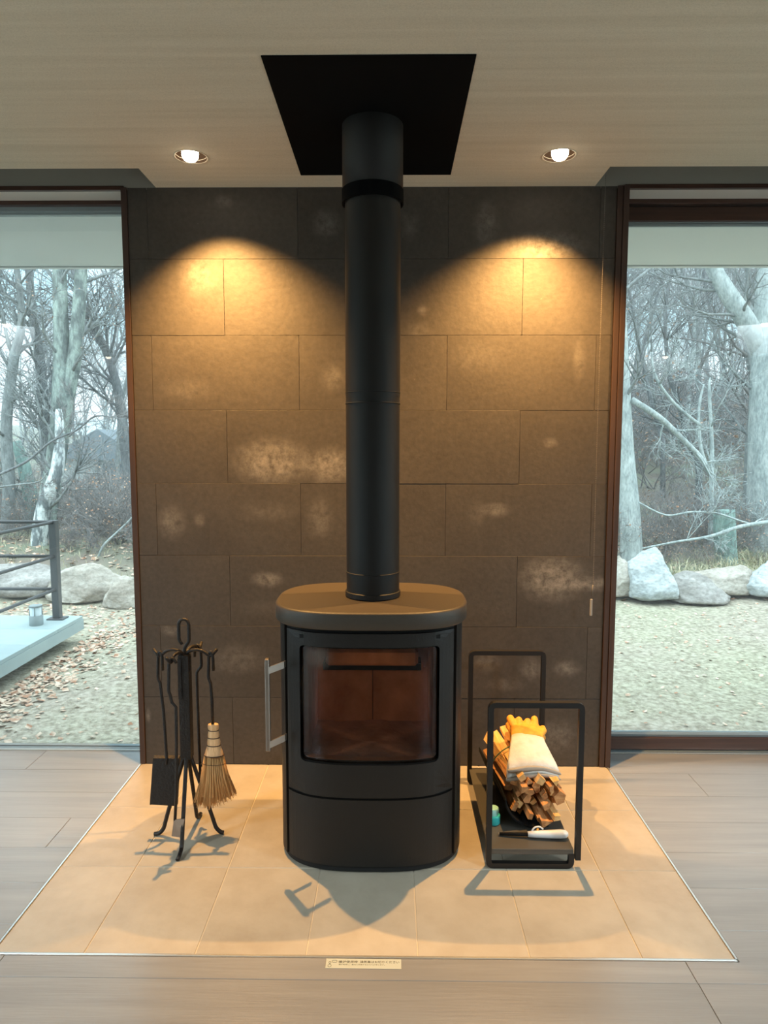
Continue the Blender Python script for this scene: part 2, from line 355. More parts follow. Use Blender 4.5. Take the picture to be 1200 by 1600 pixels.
STAINS = [  # px, py, radius px x, y, strength
    (850, 385, 75, 26, .85), (760, 350, 22, 40, .5), (510, 350, 26, 26, .5), (310, 428, 34, 40, .45), (350, 315, 16, 12, .4), (290, 610, 60, 22, .22), (660, 485, 10, 10, .5),
    (425, 722, 72, 42, 1.0), (515, 728, 44, 34, 1.0), (860, 692, 14, 10, .5), (655, 520, 26, 20, .3), (520, 590, 22, 26, .45), (740, 560, 60, 30, .18),
    (268, 815, 26, 32, .6), (420, 800, 60, 20, .22), (312, 812, 10, 14, .6), (500, 810, 26, 40, .45), (775, 797, 26, 14, .7), (745, 802, 16, 24, .25),
    (418, 905, 30, 15, .85), (862, 903, 62, 44, 1.1), (925, 912, 60, 14, .8),
    (370, 1030, 60, 30, .4), (265, 985, 20, 12, .5), (830, 1045, 22, 24, .6), (885, 1045, 26, 16, .7), (760, 1035, 26, 20, .45), (790, 1070, 40, 14, .3),
    (870, 1150, 40, 34, .5), (232, 1118, 5, 14, .7), (420, 950, 60, 14, .15), (640, 350, 20, 30, .3), (905, 560, 12, 40, .3)]
SW = [(at(p, q, 0).x, at(p, q, 0).z, rx/379, rz/379, s) for p, q, rx, rz, s in STAINS]
rows = [0, .2975, .6075, .9075, 1.2085, 1.508, 1.808, 2.108, H]
for r in range(8):
    z0, z1 = rows[r]+.0005, rows[r+1]-.0005
    joints = [-.6, 0, .6] if r % 2 == 0 or r == 8 else [-.9, -.3, .3, .9]
    # rows counted from the floor: 1st, 3rd, 5th, 7th have joints at 0 and +-0.6
    cuts = [WALL_L+.022]+joints+[WALL_R-.036]
    for a, b in zip(cuts, cuts[1:]):
        mine = [s for s in SW if a-.02 < s[0] < b+.02 and z0-.03 < s[1] < z1+.03]
        # a stain belongs to the tile its centre is on, so the joints cut it off
        mine = [s for s in mine if a < s[0] < b and z0 < s[1] < z1]
        d = random.uniform(-.0006, .0006)
        MB().cbox((a+.0006, d, z0), (b-.0006, .012, z1), .0005).build('tile', stained('stained_wall_tile', mine) if mine else m_wtile, wall)

# ---- trims at the wall's two edges
t1 = MB().cbox((WALL_L-.002, -.006, 0), (WALL_L+.021, .16, H), .001).build('trim_1', m_browntrim, kind='structure')
t2 = MB().cbox((WALL_R-.035, -.009, 0), (WALL_R-.014, .16, H), .001).cbox((WALL_R-.012, -.013, 0), (WALL_R+.010, .16, H), .001).build('trim_2', m_browntrim, kind='structure')

# ---- ceiling with two blind slots and round lamp holes
LAMPS = [(-.638, -.285), (.666, -.285), (-3.2, -2.7), (3.2, -2.7), (-3.2, -4.8), (3.2, -4.8)]  # first pair light the wall; the rest are added fill lamps out of view
LR = .056
SLOT_L = (RX0, -.862, -.188, -.0); SLOT_R = (.876, RX1, -.188, -.0)
def ceiling_mesh():
    mb = MB(); s = .08
    xs = sorted({RX0, RX1, SLOT_L[1], SLOT_R[0]} | {x+d for x, y in LAMPS for d in (-s, s)})
    ys = sorted({RY0, .0, -.188} | {y+d for x, y in LAMPS for d in (-s, s)})
    xs = sorted(xs); ys = sorted(ys)
    for i in range(len(xs)-1):
        for j in range(len(ys)-1):
            x0, x1, y0, y1 = xs[i], xs[i+1], ys[j], ys[j+1]; cx, cy = (x0+x1)/2, (y0+y1)/2
            if cy > -.188 and (cx < SLOT_L[1] or cx > SLOT_R[0]): continue
            if any(abs(cx-lx) < s and abs(cy-ly) < s for lx, ly in LAMPS): continue
            mb.add([(x0, y0, H), (x1, y0, H), (x1, y1, H), (x0, y1, H)], [(3, 2, 1, 0)])
    for lx, ly in LAMPS:
        n = 32; inn = []; out = []
        for k in range(n):
            a = 2*PI*k/n; c, q = math.cos(a), math.sin(a); m = s/max(abs(c), abs(q))
            inn.append((lx+LR*c, ly+LR*q, H)); out.append((lx+m*c, ly+m*q, H))
        top = [(x, y, H+.012) for x, y, z in inn]
        mb.add(inn+out+top, [(k, (k+1) % n, n+(k+1) % n, n+k) for k in range(n)]+[(2*n+k, 2*n+(k+1) % n, (k+1) % n, k) for k in range(n)])
    mb.box((RX0-.1, RY0-.1, H+.14), (RX1+.1, .02, H+.16))
    return mb
ceiling = ceiling_mesh().build('ceiling', m_ceiling, kind='structure')
sl = MB()
for (x0, x1, y0, y1), e in ((SLOT_L, 1), (SLOT_R, 0)):
    sl.box((x0, y1, H-.008), (x1, y1+.018, H+.14))                 # far face seen from the room
    sl.box((x0, y0-.012, H+.0005), (x1, y0, H+.14)); sl.box((x0, y0, H+.125), (x1, y1, H+.139))
    sl.box((x1, y0, H+.0005) if e else (x0-.012, y0, H+.0005), (x1+.012, y1, H+.14) if e else (x0, y1, H+.14))
sl.build('trim_3', m_header, kind='structure')
m = MB()
for x0, x1 in ((RX0, WALL_L+.01), (WALL_R-.005, RX1)): m.cbox((x0, -.004, H-.010), (x1, .014, H+.006), .001)
m.build('trim_4', m_brown, kind='structure')
m = MB()
for x0, x1 in ((RX0, WALL_L-.002), (WALL_R+.01, RX1)): m.box((x0, .018, H-.004), (x1, WY+.1, H+.02))
m.build('trim_5', m_soffit_in, kind='structure')

# ---- windows
def window_left():
    w = empty('window_1', (0, 0, 0), kind='structure'); x0, x1 = RX0, WALL_L-.002
    MB().cbox((x0, .128, H-.020), (x1, .2, H-.002), .001).build('head_rail', m_brown, w)
    MB().box((x0, WY+.004, H-.036), (x1, WY+.02, H-.020)).box((x0, WY+.022, H-.046), (x1, WY+.05, H-.036)).build('head_bead', m_alu, w)
    MB().cbox((x0, .126, -.02), (x1, .142, .001), .001).build('sill_strip', m_edge, w)
    MB().cbox((x0, .143, -.03), (x1, .175, .010), .001).build('bottom_rail', m_alu, w)
    MB().box((x0, .142, .010), (x1, .146, .0135)).build('gasket', m_gasket, w)
    MB().box((x0, .176, -.01), (x1, .182, H-.02)).build('pane', m_glass, w)
    MB().box((x0-.02, .12, -.03), (x0, .2, H)).build('side_rail', m_brown, w)
window_left()
def window_right():
    w = empty('window_2', (0, 0, 0), kind='structure'); x0, x1 = WALL_R+.010, RX1
    MB().cbox((x0, .13, H-.022), (x1, .22, H-.002), .001).build('head_rail', m_brown, w)
    MB().cbox((x0+.0, WY, H-.086), (x1, WY+.045, H-.026), .003).build('sash_head', m_brown, w)
    MB().box((x0, WY+.012, H-.092), (x1, WY+.035, H-.086)).box((x0, WY+.016, H-.102), (x1, WY+.03, H-.094)).build('glazing_bead', m_alu, w)
    MB().cbox((x0, WY, .006), (x1, WY+.045, .064), .003).build('sash_sill', m_brown, w)
    MB().box((x0, WY+.012, .064), (x1, WY+.03, .084)).build('bottom_bead', m_alu, w)
    MB().box((x0, WY+.010, .066), (x1, WY+.0125, .073)).build('gasket', m_gasket, w)
    MB().cbox((x0, WY-.012, -.02), (x1, WY+.05, .004), .001).build('dark_track', m_gasket, w)
    MB().cbox((x0, .127, -.02), (x1, WY-.013, .0015), .001).build('threshold', m_edge, w)
    MB().box((x0, WY+.018, .08), (x1, WY+.026, H-.09)).build('pane', m_glass, w)
    MB().box((x1, .12, -.03), (x1+.02, .2, H)).build('side_rail', m_brown, w)
window_right()
# the room behind the camera: glazed sides, plain rear wall
def side_window(n, x):
    w = empty('window_%d' % n, (0, 0, 0), kind='structure')
    for y in (RY0, -4.2, -2.2, .1): MB().cbox((x-.03, y-.03, 0), (x+.03, y+.03, H), .002).build('mullion', m_brown, w)
    MB().cbox((x-.03, RY0, 0), (x+.03, .1, .06)).cbox((x-.03, RY0, H-.06), (x+.03, .1, H)).build('rail', m_brown, w)
    MB().box((x-.004, RY0, .05), (x+.004, .1, H-.05)).build('pane', m_glass, w)
side_window(3, RX0-.04); side_window(4, RX1+.04)
MB().box((RX0-.1, RY0-.12, -.05), (RX1+.1, RY0, H+.14)).build('wall_rear', m_wallpaint, kind='structure')
# roof and pale eave board outside
MB().box((RX0-.3, RY0-.4, H+.165), (RX1+.3, 1.21, H+.30)).box((RX0-.3, .2, H+.02), (RX1+.3, 1.19, H+.16)).build('roof', m_farroof, kind='structure')
MB().box((RX0-.3, .205, H+.0), (RX1+.3, 1.18, H+.02)).cbox((RX0-.3, 1.18, H-.008), (RX1+.3, 1.215, H+.16), .002).build('eave', m_soffit, kind='structure')

# ================================================================= DOWNLIGHTS
def downlight(loc, label, aim, watts=SPOT_W, group=None, col=(1, .54, .17), ang=104, soft=.012):
    t = empty('downlight', (loc[0], loc[1], H), label=label, cat='ceiling light', group=group)
    MB().lathe([(LR-.0005, .0005), (LR+.001, .03), (.044, .075), (.036, .10)], seg=32, cap=False).build('recess_cup', m_lampcup, t)
    MB().lathe([(LR-.001, .0002), (LR+.0045, -.002), (LR+.0055, .0)], seg=40, cap=False).build('trim_ring', m_ceiling, t)
    a = Vector(aim).normalized(); rot = a.to_track_quat('-Z', 'Y').to_matrix().to_4x4()
    d = MB().lathe([(.033, .0), (.034, .012), (.026, .045)], seg=28, cap=False).build('lamp_reflector', m_chrome, t)
    d.matrix_local = Matrix.Translation(Vector((0, 0, .032))) @ rot
    d2 = MB().lathe([(.0295, .014), (.0295, .004), (.027, -.006), (.020, -.014), (.010, -.018), (.002, -.019)], seg=28).build('bulb_lens', m_lampglow, t)
    d2.matrix_local = Matrix.Translation(Vector((0, -.012, -.002)))
    L = bpy.data.lights.new('lamp', 'SPOT'); L.energy = watts; L.color = col; L.spot_size = math.radians(ang); L.spot_blend = 1.0; L.shadow_soft_size = soft
    o = bpy.data.objects.new('lamp_beam', L); C.objects.link(o); o.parent = t
    o.matrix_local = Matrix.Translation(Vector((0, 0, -.045))) @ rot
    return t
downlight(LAMPS[0], 'small round lit downlight in the ceiling left of the black flue plate', (.10, .20, -1))
downlight(LAMPS[1], 'small round lit downlight in the ceiling right of the black flue plate', (-.10, .20, -1))
for x, y in LAMPS[2:]:  # unseen fill lamps, added to brighten the room
    downlight((x, y), 'added unseen white fill light in the ceiling beside or behind the viewer', (0, .1, -1), FILL_W, 'added unseen ceiling fill lights', (.80, .94, 1.0), 160, .22)

# ================================================================= WOOD STOVE
SX, SY = .010, -.532
def arc(x, hw, hd, n=2.9):
    """front y offset of the rounded body outline at x from its centre"""
    return hd*(1-min(1, abs(x)/hw)**n)**(1/n)
def outline(hw, hd, n=2.9, N=96):
    o = []
    for k in range(N):
        a = 2*PI*k/N; c, s = math.cos(a), math.sin(a)
        o.append((SX+hw*math.copysign(abs(c)**(2/n), c), SY+hd*math.copysign(abs(s)**(2/n), s)))
    return o
def shell(mb, o, z0, z1, ch=.004):
    n = len(o); c = Vector((SX, SY))
    def sh(d): return [tuple(c+(Vector(p)-c)*(1-d/(Vector(p)-c).length)) for p in o]
    rings = [(sh(ch), z0), (o, z0+ch), (o, z1-ch), (sh(ch*.4), z1-ch*.35), (sh(ch*1.3), z1)]
    vs = [(x, y, z) for r, z in rings for x, y in r]
    fs = [(i*n+k, i*n+(k+1) % n, (i+1)*n+(k+1) % n, (i+1)*n+k) for i in range(4) for k in range(n)]
    mb.add(vs, fs, True); mb.add(vs[:n], [tuple(range(n-1, -1, -1))]); mb.add(vs[-n:], [tuple(range(n))])
    return mb
stove = empty('wood_stove', (SX, SY, 0), label='black steel wood-burning stove with a large glass door standing on the tiled hearth', cat='stove')
def rel(o, p): o.matrix_parent_inverse = Matrix.Translation(-Vector(p.location)); return o
BW, BD = .304, .224
shell(MB(), outline(.318, .243), .800, .855, .006).build('top_plate', m_lamplit_top, stove).matrix_parent_inverse = Matrix.Translation((-SX, -SY, 0))
def P(o): return rel(o, stove)
# side and back shell: open at the front where door and drawer sit
full = outline(BW, BD, N=160)
GX0, GX1 = -.272+.004, .272-.004
sh_ = [p for p in full]
def wrap(xlim):
    pts = [p for p in sh_ if not (p[1] < SY and abs(p[0]-SX) < xlim)]
    # order: start at right front going round the back to the left front
    pts.sort(key=lambda p: (math.atan2(p[1]-SY, p[0]-SX)+PI/2) % (2*PI)); return pts
w_ = wrap(.2745); mb = MB(); n = len(w_); c = Vector((SX, SY)); inn = [tuple(c+(Vector(p)-c)*(1-.012/(Vector(p)-c).length)) for p in w_]
vs = [(x, y, .02) for x, y in w_]+[(x, y, .794) for x, y in w_]+[(x, y, .02) for x, y in inn]+[(x, y, .794) for x, y in inn]
fs = [(k, k+1, n+k+1, n+k) for k in range(n-1)]+[(2*n+k+1, 2*n+k, 3*n+k, 3*n+k+1) for k in range(n-1)]+[(n+k, n+k+1, 3*n+k+1, 3*n+k) for k in range(n-1)]
fs += [(0, n, 3*n, 2*n), (n-1, 3*n-1, 4*n-1, 2*n-1)]
P(recalc(mb.add(vs, fs, False).build('side_shell', m_steel, stove)))
P(shell(MB(), outline(BW-.006, BD-.008), .005, .03, .002).build('plinth', m_gap, stove))
# dark inner chassis behind the gaps (top, bottom, jambs) leaving the firebox free
FB = dict(x0=SX-.200, x1=SX+.200, y0=SY-.165, y1=SY+.12, z0=.345, z1=.765)
ch_ = MB()
def arcslab(mb, x0, x1, z0, z1, d0, d1, nx=24):
    """slab following the front curve between x0..x1 (from centre), depth d0..d1 behind the skin"""
    vs = []
    for i in range(nx+1):
        x = x0+(x1-x0)*i/nx
        for d in (d0, d1):
            y = SY-arc(x, BW, BD)+d
            vs += [(SX+x, y, z0), (SX+x, y, z1)]
    fs = []
    for i in range(nx):
        a = i*4; b = a+4
        fs += [(a, b, b+1, a+1), (a+2, a+3, b+3, b+2), (a+1, b+1, b+3, a+3), (a, a+2, b+2, b)]
    fs += [(0, 1, 3, 2), (nx*4, nx*4+2, nx*4+3, nx*4+1)]
    return mb.add(vs, fs)
arcslab(ch_, -.288, .288, .02, .335, .014, .05); arcslab(ch_, -.288, .288, .768, .799, .014, .05)
arcslab(ch_, -.288, -.245, .335, .768, .016, .06, 6); arcslab(ch_, .245, .288, .335, .768, .016, .06, 6)
P(recalc(ch_.build('chassis', m_gap, stove)))
P(shell(MB(), outline(BW-.01, BD-.012), .786, .802, .001).build('reveal', m_gap, stove))
# lower drawer front
P(recalc(arcslab(MB(), -.2665, .2665, .028, .2485, 0, .012, 40).build('drawer_front', m_steel, stove)))
# door frame with a rounded opening
def frame_panel(x0, x1, z0, z1, hx0, hx1, hz0, hz1, r, d0, d1, bow=0):
    """plate with a rounded rectangular hole, bent to the stove's front; bow drops the hole's lower edge in the middle"""
    hole = []
    per = 22
    def seg(a, b, k): return [(a[0]+(b[0]-a[0])*i/k, a[1]+(b[1]-a[1])*i/k) for i in range(k)]
    def cor(cx, cy, a0): return [(cx+r*math.cos(a0+PI/2*i/6), cy+r*math.sin(a0+PI/2*i/6)) for i in range(6)]
    hole += seg((hx1, hz0+r), (hx1, hz1-r), 10)+cor(hx1-r, hz1-r, 0)+seg((hx1-r, hz1), (hx0+r, hz1), per)+cor(hx0+r, hz1-r, PI/2)+seg((hx0, hz1-r), (hx0, hz0+r), 10)+cor(hx0+r, hz0+r, PI)+seg((hx0+r, hz0), (hx1-r, hz0), per)+cor(hx1-r, hz0+r, 3*PI/2)
    cx, cz = (hx0+hx1)/2, (hz0+hz1)/2; out = []
    for x, z in hole:
        # matching point on the outer rectangle, moved straight out so vertical strips stay vertical
        if x <= hx0+1e-6: o = (x0, z)
        elif x >= hx1-1e-6: o = (x1, z)
        elif z >= hz1-1e-6: o = (x, z1)
        elif z <= hz0+1e-6: o = (x, z0)
        else: o = (x0 if x < cx else x1, z1 if z > cz else z0)
        out.append(o)
    n = len(hole); vs = []
    rings = 4
    for q in range(rings+1):
        for (hx, hz), (ox, oz) in zip(hole, out):
            t = q/rings; vs.append((hx+(ox-hx)*t, hz+(oz-hz)*t))
    V = []
    for d in (d0, d1):
        for x, z in vs: V.append((SX+x, SY-arc(x, BW, BD)+d, z))
    N = len(vs); F = []
    for q in range(rings):
        for k in range(n):
            a, b, c2, d2 = q*n+k, q*n+(k+1) % n, (q+1)*n+(k+1) % n, (q+1)*n+k
            F += [(a, b, c2, d2), (N+d2, N+c2, N+b, N+a)]
    for k in range(n):
        F += [(k, N+k, N+(k+1) % n, (k+1) % n), (rings*n+k, rings*n+(k+1) % n, N+rings*n+(k+1) % n, N+rings*n+k)]
    return MB().add(V, F)
door = P(recalc(frame_panel(-.2665, .2665, .256, .785, -.222, .219, .364, .742, .016, -.0, .014).build('door', m_steel, stove)))
P(recalc(frame_panel(-.2250, .2220, .355, .750, -.2150, .2120, .372, .735, .014, .014, .018).build('glass_rebate', m_gap, stove)))
gl_ = MB(); nx = 30
gv = []
for i in range(nx+1):
    x = -.226+.449*i/nx; y = SY-arc(x, BW, BD)+.013
    gv += [(SX+x, y, .355), (SX+x, y, .752)]
gl_.add(gv, [(2*i, 2*i+2, 2*i+3, 2*i+1) for i in range(nx)], True)
P(gl_.build('door_glass', m_fireglass, stove))
t = gt; out = [n for n in t.nodes if n.type == 'OUTPUT_MATERIAL'][0]
df = t.nodes.new('ShaderNodeBsdfDiffuse'); df.inputs[0].default_value = (.30, .25, .21, 1); gp = t.nodes.new('ShaderNodeNewGeometry'); nz = t.nodes.new('ShaderNodeTexNoise'); nz.inputs['Scale'].default_value = 6; nz.inputs['Detail'].default_value = 5
t.links.new(gp.outputs['Position'], nz.inputs['Vector'])
def blob(x, z, rx, rz, k):
    sb = t.nodes.new('ShaderNodeVectorMath'); sb.operation = 'SUBTRACT'; sb.inputs[1].default_value = (x, 0, z); t.links.new(gp.outputs['Position'], sb.inputs[0])
    ml = t.nodes.new('ShaderNodeVectorMath'); ml.operation = 'MULTIPLY'; ml.inputs[1].default_value = (1/rx, 0, 1/rz); t.links.new(sb.outputs[0], ml.inputs[0])
    ln = t.nodes.new('ShaderNodeVectorMath'); ln.operation = 'LENGTH'; t.links.new(ml.outputs[0], ln.inputs[0])
    d = t.nodes.new('ShaderNodeMapRange'); d.interpolation_type = 'SMOOTHSTEP'; d.inputs['From Min'].default_value = 1; d.inputs['From Max'].default_value = .2; d.inputs['To Max'].default_value = k; t.links.new(ln.outputs['Value'], d.inputs[0]); return d.outputs[0]
acc = None
for q in ((-.155, .705, .060, .050, .45), (-.19, .60, .05, .16, .12), (.0, .40, .26, .05, .06)):
    v_ = blob(*q)
    if acc is None: acc = v_
    else:
        ad = t.nodes.new('ShaderNodeMath'); ad.operation = 'ADD'; t.links.new(acc, ad.inputs[0]); t.links.new(v_, ad.inputs[1]); acc = ad.outputs[0]
mm = t.nodes.new('ShaderNodeMath'); mm.operation = 'MULTIPLY'; mm.use_clamp = True; t.links.new(acc, mm.inputs[0]); n2 = t.nodes.new('ShaderNodeMapRange'); n2.inputs['From Min'].default_value = .3; n2.inputs['From Max'].default_value = .6; t.links.new(nz.outputs[0], n2.inputs[0]); t.links.new(n2.outputs[0], mm.inputs[1])
m2 = t.nodes.new('ShaderNodeMixShader'); t.links.new(mm.outputs[0], m2.inputs[0]); t.links.new(gmx.outputs[0], m2.inputs[1]); t.links.new(df.outputs[0], m2.inputs[2]); t.links.new(m2.outputs[0], out.inputs[0])
# handle: square bar on two arms off the door's left edge
hd = MB().cbox((-.3165, -.752, .405), (-.3030, -.734, .703), .002)
P(hd.build('door_handle', m_chrome, stove))
for z in (.672, .432):
    a = MB().add([(-.303, -.750, z-.016), (-.303, -.750, z+.006), (-.262, -.712, z+.012), (-.262, -.712, z-.010), (-.303, -.744, z-.016), (-.303, -.744, z+.006), (-.258, -.700, z+.012), (-.258, -.700, z-.010)],
        [(0, 3, 2, 1), (4, 5, 6, 7), (1, 2, 6, 5), (0, 4, 7, 3), (0, 1, 5, 4), (2, 3, 7, 6)])
    P(recalc(a.build('handle_arm', m_chrome, stove)))
# firebox: board panels, slanting baffle, ash bed
fx0, fx1, fy0, fy1, fz0, fz1 = FB['x0'], FB['x1'], FB['y0'], FB['y1'], FB['z0'], FB['z1']
P(MB().cbox((fx0, fy1, fz0), (SX-.001, fy1+.02, fz1), .0015).build('firebox_board', m_vermic, stove))
P(MB().cbox((SX+.001, fy1, fz0), (fx1, fy1+.02, fz1), .0015).build('firebox_board', m_vermic, stove))
for x0, x1 in ((fx0-.02, fx0), (fx1, fx1+.02)): P(MB().cbox((x0, fy0+.03, fz0), (x1, fy1+.02, fz1), .0015).build('firebox_board', m_vermic, stove))
P(MB().cbox((SX-.160, -.520, .606), (SX+.160, -.470, .664), .010).build('baffle', m_vermic, stove))
P(MB().cbox((SX-.172, -.490, .582), (SX+.172, fy1, .607), .002).build('baffle_shade', m_gap, stove))  # black board standing in for the shade under the baffle
P(MB().box((fx0-.02, fy0-.03, fz1), (fx1+.02, fy1+.02, fz1+.01)).build('firebox_roof', m_gap, stove))
# ash bed: low mound
mb = MB(); N = 14; vs = []
for i in range(N+1):
    for j in range(N+1):
        x = fx0-.015+(fx1-fx0+.03)*i/N; y = fy0-.02+(fy1-fy0+.02)*j/N
        vs.append((x, y, fz0+.012+.012*noise.noise((x*14, y*14, 3))+.012*(j/N)))
mb.add(vs, [(i*(N+1)+j, (i+1)*(N+1)+j, (i+1)*(N+1)+j+1, i*(N+1)+j+1) for i in range(N) for j in range(N)], True)
P(mb.build('ash_bed', m_ash, stove, kind='stuff'))
lip = MB(); P(recalc(arcslab(lip, -.215, .212, .356, .372, .02, .045, 24).build('log_guard', m_vermic, stove)))

# ================================================================= FLUE
PX, PY = .014, -.522
flue = empty('flue_pipe', (PX, PY, .855), label='black flue pipe rising from the stove top to a square black ceiling plate', cat='flue')
def F(o): return rel(o, flue)
F(MB().lathe([(.0895, .856), (.0895, 1.53)], (PX, PY, 0), 64, cap=False).build('lower_pipe', m_pipe, flue))
F(MB().lathe([(.0905, 1.525), (.0905, 2.165)], (PX, PY, 0), 64, cap=False).build('middle_pipe', m_pipe, flue))
F(MB().lathe([(.0925, 2.18), (.0978, 2.181), (.0978, H)], (PX, PY, 0), 64, cap=False).build('upper_sleeve', m_pipe, flue))
F(MB().lathe([(.094, 2.138), (.0995, 2.139), (.0995, 2.181), (.094, 2.182)], (PX, PY, 0), 64, cap=False, smooth=False).build('collar', m_plateblack, flue))
F(MB().lathe([(.0895, .856), (.0935, .858), (.0935, .874), (.090, .876)], (PX, PY, 0), 64, cap=False, smooth=False).build('base_collar', m_pipe, flue))
for z in (1.50, 1.535, .938):
    F(MB().lathe([(.0895, z), (.0915, z+.001), (.0915, z+.003), (.0895, z+.004)], (PX, PY, 0), 64, cap=False, smooth=False).build('seam_ring', m_pipe, flue))
F(MB().cbox((-.283+.014, -.917, H-.004), (.283+.014, -.127, H-.0002), .001).build('ceiling_plate', m_plateblack, flue))

# ================================================================= FIRE TOOLS
TX, TY = -.628, -.550
stand = empty('fire_tool_stand', (TX, TY, 0), label='wrought-iron fire tool stand with looped top and four splayed feet', cat='tool stand')
def T(o): return rel(o, stand)
def vec(x, y, z): return (TX+x, TY+y, z)
post = MB()
for dx, dy in ((-.009, -.009), (.009, -.009), (.009, .009), (-.009, .009)): post.tube([vec(dx, dy, .29), vec(dx, dy, .655)], .0088, square=True)
post.tube([vec(-.0125, -.015, .505), vec(-.0125, -.015, .645)], .006, square=True); post.tube([vec(.0135, .0, .60), vec(.0135, 0, .65)], .006, square=True)
T(post.build('post', m_iron, stand))
for (fx, fy) in ((.003, -.138), (-.121, .005), (.113, .016), (0, .136)):
    k = .62
    L_ = math.hypot(fx, fy); ux, uy = fx/L_, fy/L_
    pts = [vec(ux*.010, uy*.010, .32), vec(ux*.012, uy*.012, .29), vec(ux*.035, uy*.035, .215), vec(ux*.075, uy*.075, .085), vec(ux*.092, uy*.092, .025), vec(ux*.108, uy*.108, .009), vec(ux*(L_+.004), uy*(L_+.004), .007)]
    T(MB().tube(fillet(pts, .02, 4), .0072, 8).build('leg', m_iron, stand))
arms = {'left': (-1, .05), 'front': (-.33, -.95), 'right': (1, .05), 'back': (.35, .94)}
tips = {}
for nme, (ux, uy) in arms.items():
    r = .098 if nme in ('left', 'right') else .085
    prof = [(.006, .648), (.012, .664), (.035, .672), (.060, .668), (r-.018, .652), (r-.008, .648), (r+.012, .672)]
    T(MB().tube(fillet([vec(ux*a, uy*a, z) for a, z in prof], .012, 4), .0058, 8).build('hook_arm', m_iron, stand))
    tips[nme] = (ux*(r-.011), uy*(r-.011), .654)
lp = [vec(0, 0, .64), vec(0, 0, .672), vec(.004, 0, .684), vec(.017, 0, .700), vec(.0175, 0, .762), vec(.010, 0, .7765), vec(-.008, 0, .7765), vec(-.0175, 0, .764), vec(-.0175, 0, .704), vec(-.006, 0, .690)]
T(MB().tube(fillet(lp, .009, 4), .0058, 8).build('carry_loop', m_iron, stand))
# each tool hangs on an arm by a long hook
def hook(mb, tip, width, drop, side, zr, r=.0055, tail=.055):
    """rod path from tail over the arm and down; side is the unit direction the hook opens to (x,y)"""
    x, y, z = tip; sx, sy = side
    pts = [vec(x+sx*width, y+sy*width, z-tail), vec(x+sx*width*.9, y+sy*width*.9, z-.004), vec(x+sx*width*.2, y+sy*width*.2, z+.0135), vec(x-sx*.006, y-sy*.006, z-.002), vec(x-sx*.010, y-sy*.010, z-drop), vec(x-sx*.001, y-sy*.001, z-drop-.017)]
    return fillet(pts, .010, 4)
tl = tips['left']
shovel = empty('fireplace_shovel', vec(tl[0], tl[1], 0), label='black fireplace shovel with square blade hanging from the stand\'s left arm', cat='fire shovel')
def S(o, p): return rel(o, p)
bx = tl[0]-.046
path = hook(None, tl, .012, .085, (.9, -.3), 0)+[Vector(vec(tl[0]+.008, tl[1]+.0, .45)), Vector(vec(tl[0]+.014, tl[1]+.0, .285)), Vector(vec(tl[0]+.014, tl[1], .262))]
S(MB().tube(path, .0052, 8).build('handle', m_iron, shovel), shovel)
bl = MB(); cx, cy = TX+tl[0]+.009, TY+tl[1]+.004
V = []
for (u, z, yy) in ((-.043, .283, .0), (.047, .283, .0), (-.053, .125, -.018), (.040, .120, -.018)):
    V += [(cx+u, cy+yy-.004, z), (cx+u, cy+yy, z)]
bl.add(V, [(0, 4, 6, 2), (1, 3, 7, 5), (0, 2, 3, 1), (4, 5, 7, 6), (0, 1, 5, 4), (2, 6, 7, 3)])
bl.add([(cx-.043, cy-.004, .283), (cx+.047, cy-.004, .283), (cx+.047, cy+.010, .288), (cx-.043, cy+.010, .288), (cx-.043, cy-.004, .278), (cx+.047, cy-.004, .278), (cx+.047, cy+.010, .282), (cx-.043, cy+.010, .282)], [(0, 1, 2, 3), (7, 6, 5, 4), (0, 4, 5, 1), (1, 5, 6, 2), (2, 6, 7, 3), (3, 7, 4, 0)])
for s_ in (0, 1):
    x0 = cx+(-.043 if s_ == 0 else .047); x1 = cx+(-.053 if s_ == 0 else .040)
    bl.add([(x0, cy-.003, .283), (x0, cy+.012, .283), (x1, cy-.02, .122), (x1, cy-.010, .122), (x0+.002, cy-.003, .283), (x0+.002, cy+.012, .283), (x1+.002, cy-.02, .122), (x1+.002, cy-.010, .122)], [(0, 2, 3, 1), (4, 5, 7, 6), (1, 3, 7, 5), (0, 4, 6, 2), (0, 1, 5, 4), (2, 6, 7, 3)])
S(recalc(bl.build('blade', m_iron, shovel)), shovel)
tf = tips['front']
rake = empty('ash_rake', vec(tf[0], tf[1], 0), label='iron ash rake with small bent flat blade hanging from the stand\'s front arm', cat='ash rake')
path = hook(None, tf, .018, .105, (.95, .2), 0, tail=.008)[:-1]
path += [Vector(vec(tf[0]+.000, tf[1], .512)), Vector(vec(tf[0]+.013, tf[1], .497)), Vector(vec(tf[0]+.011, tf[1], .36)), Vector(vec(tf[0]+.006, tf[1]+.0, .20)), Vector(vec(tf[0]-.002, tf[1]+.0, .09))]
S(MB().tube(path, .0052, 8).build('handle', m_iron, rake), rake)
c = Vector(vec(tf[0]+.010, tf[1]-.004, .085)); mb = MB()
mb.add([c+Vector(p) for p in ((-.014, 0, .020), (.024, -.004, .026), (.012, -.012, -.036), (-.020, -.010, -.032), (-.014, .003, .020), (.024, -.001, .026), (.012, -.009, -.036), (-.020, -.007, -.032))], [(0, 3, 2, 1), (4, 5, 6, 7), (0, 1, 5, 4), (1, 2, 6, 5), (2, 3, 7, 6), (3, 0, 4, 7)])
S(recalc(mb.build('blade', m_chrome, rake)), rake); 
tb = tips['back']
poker = empty('fire_poker', vec(tb[0], tb[1], 0), label='long iron poker with curled end hanging from the stand\'s back arm', cat='poker')
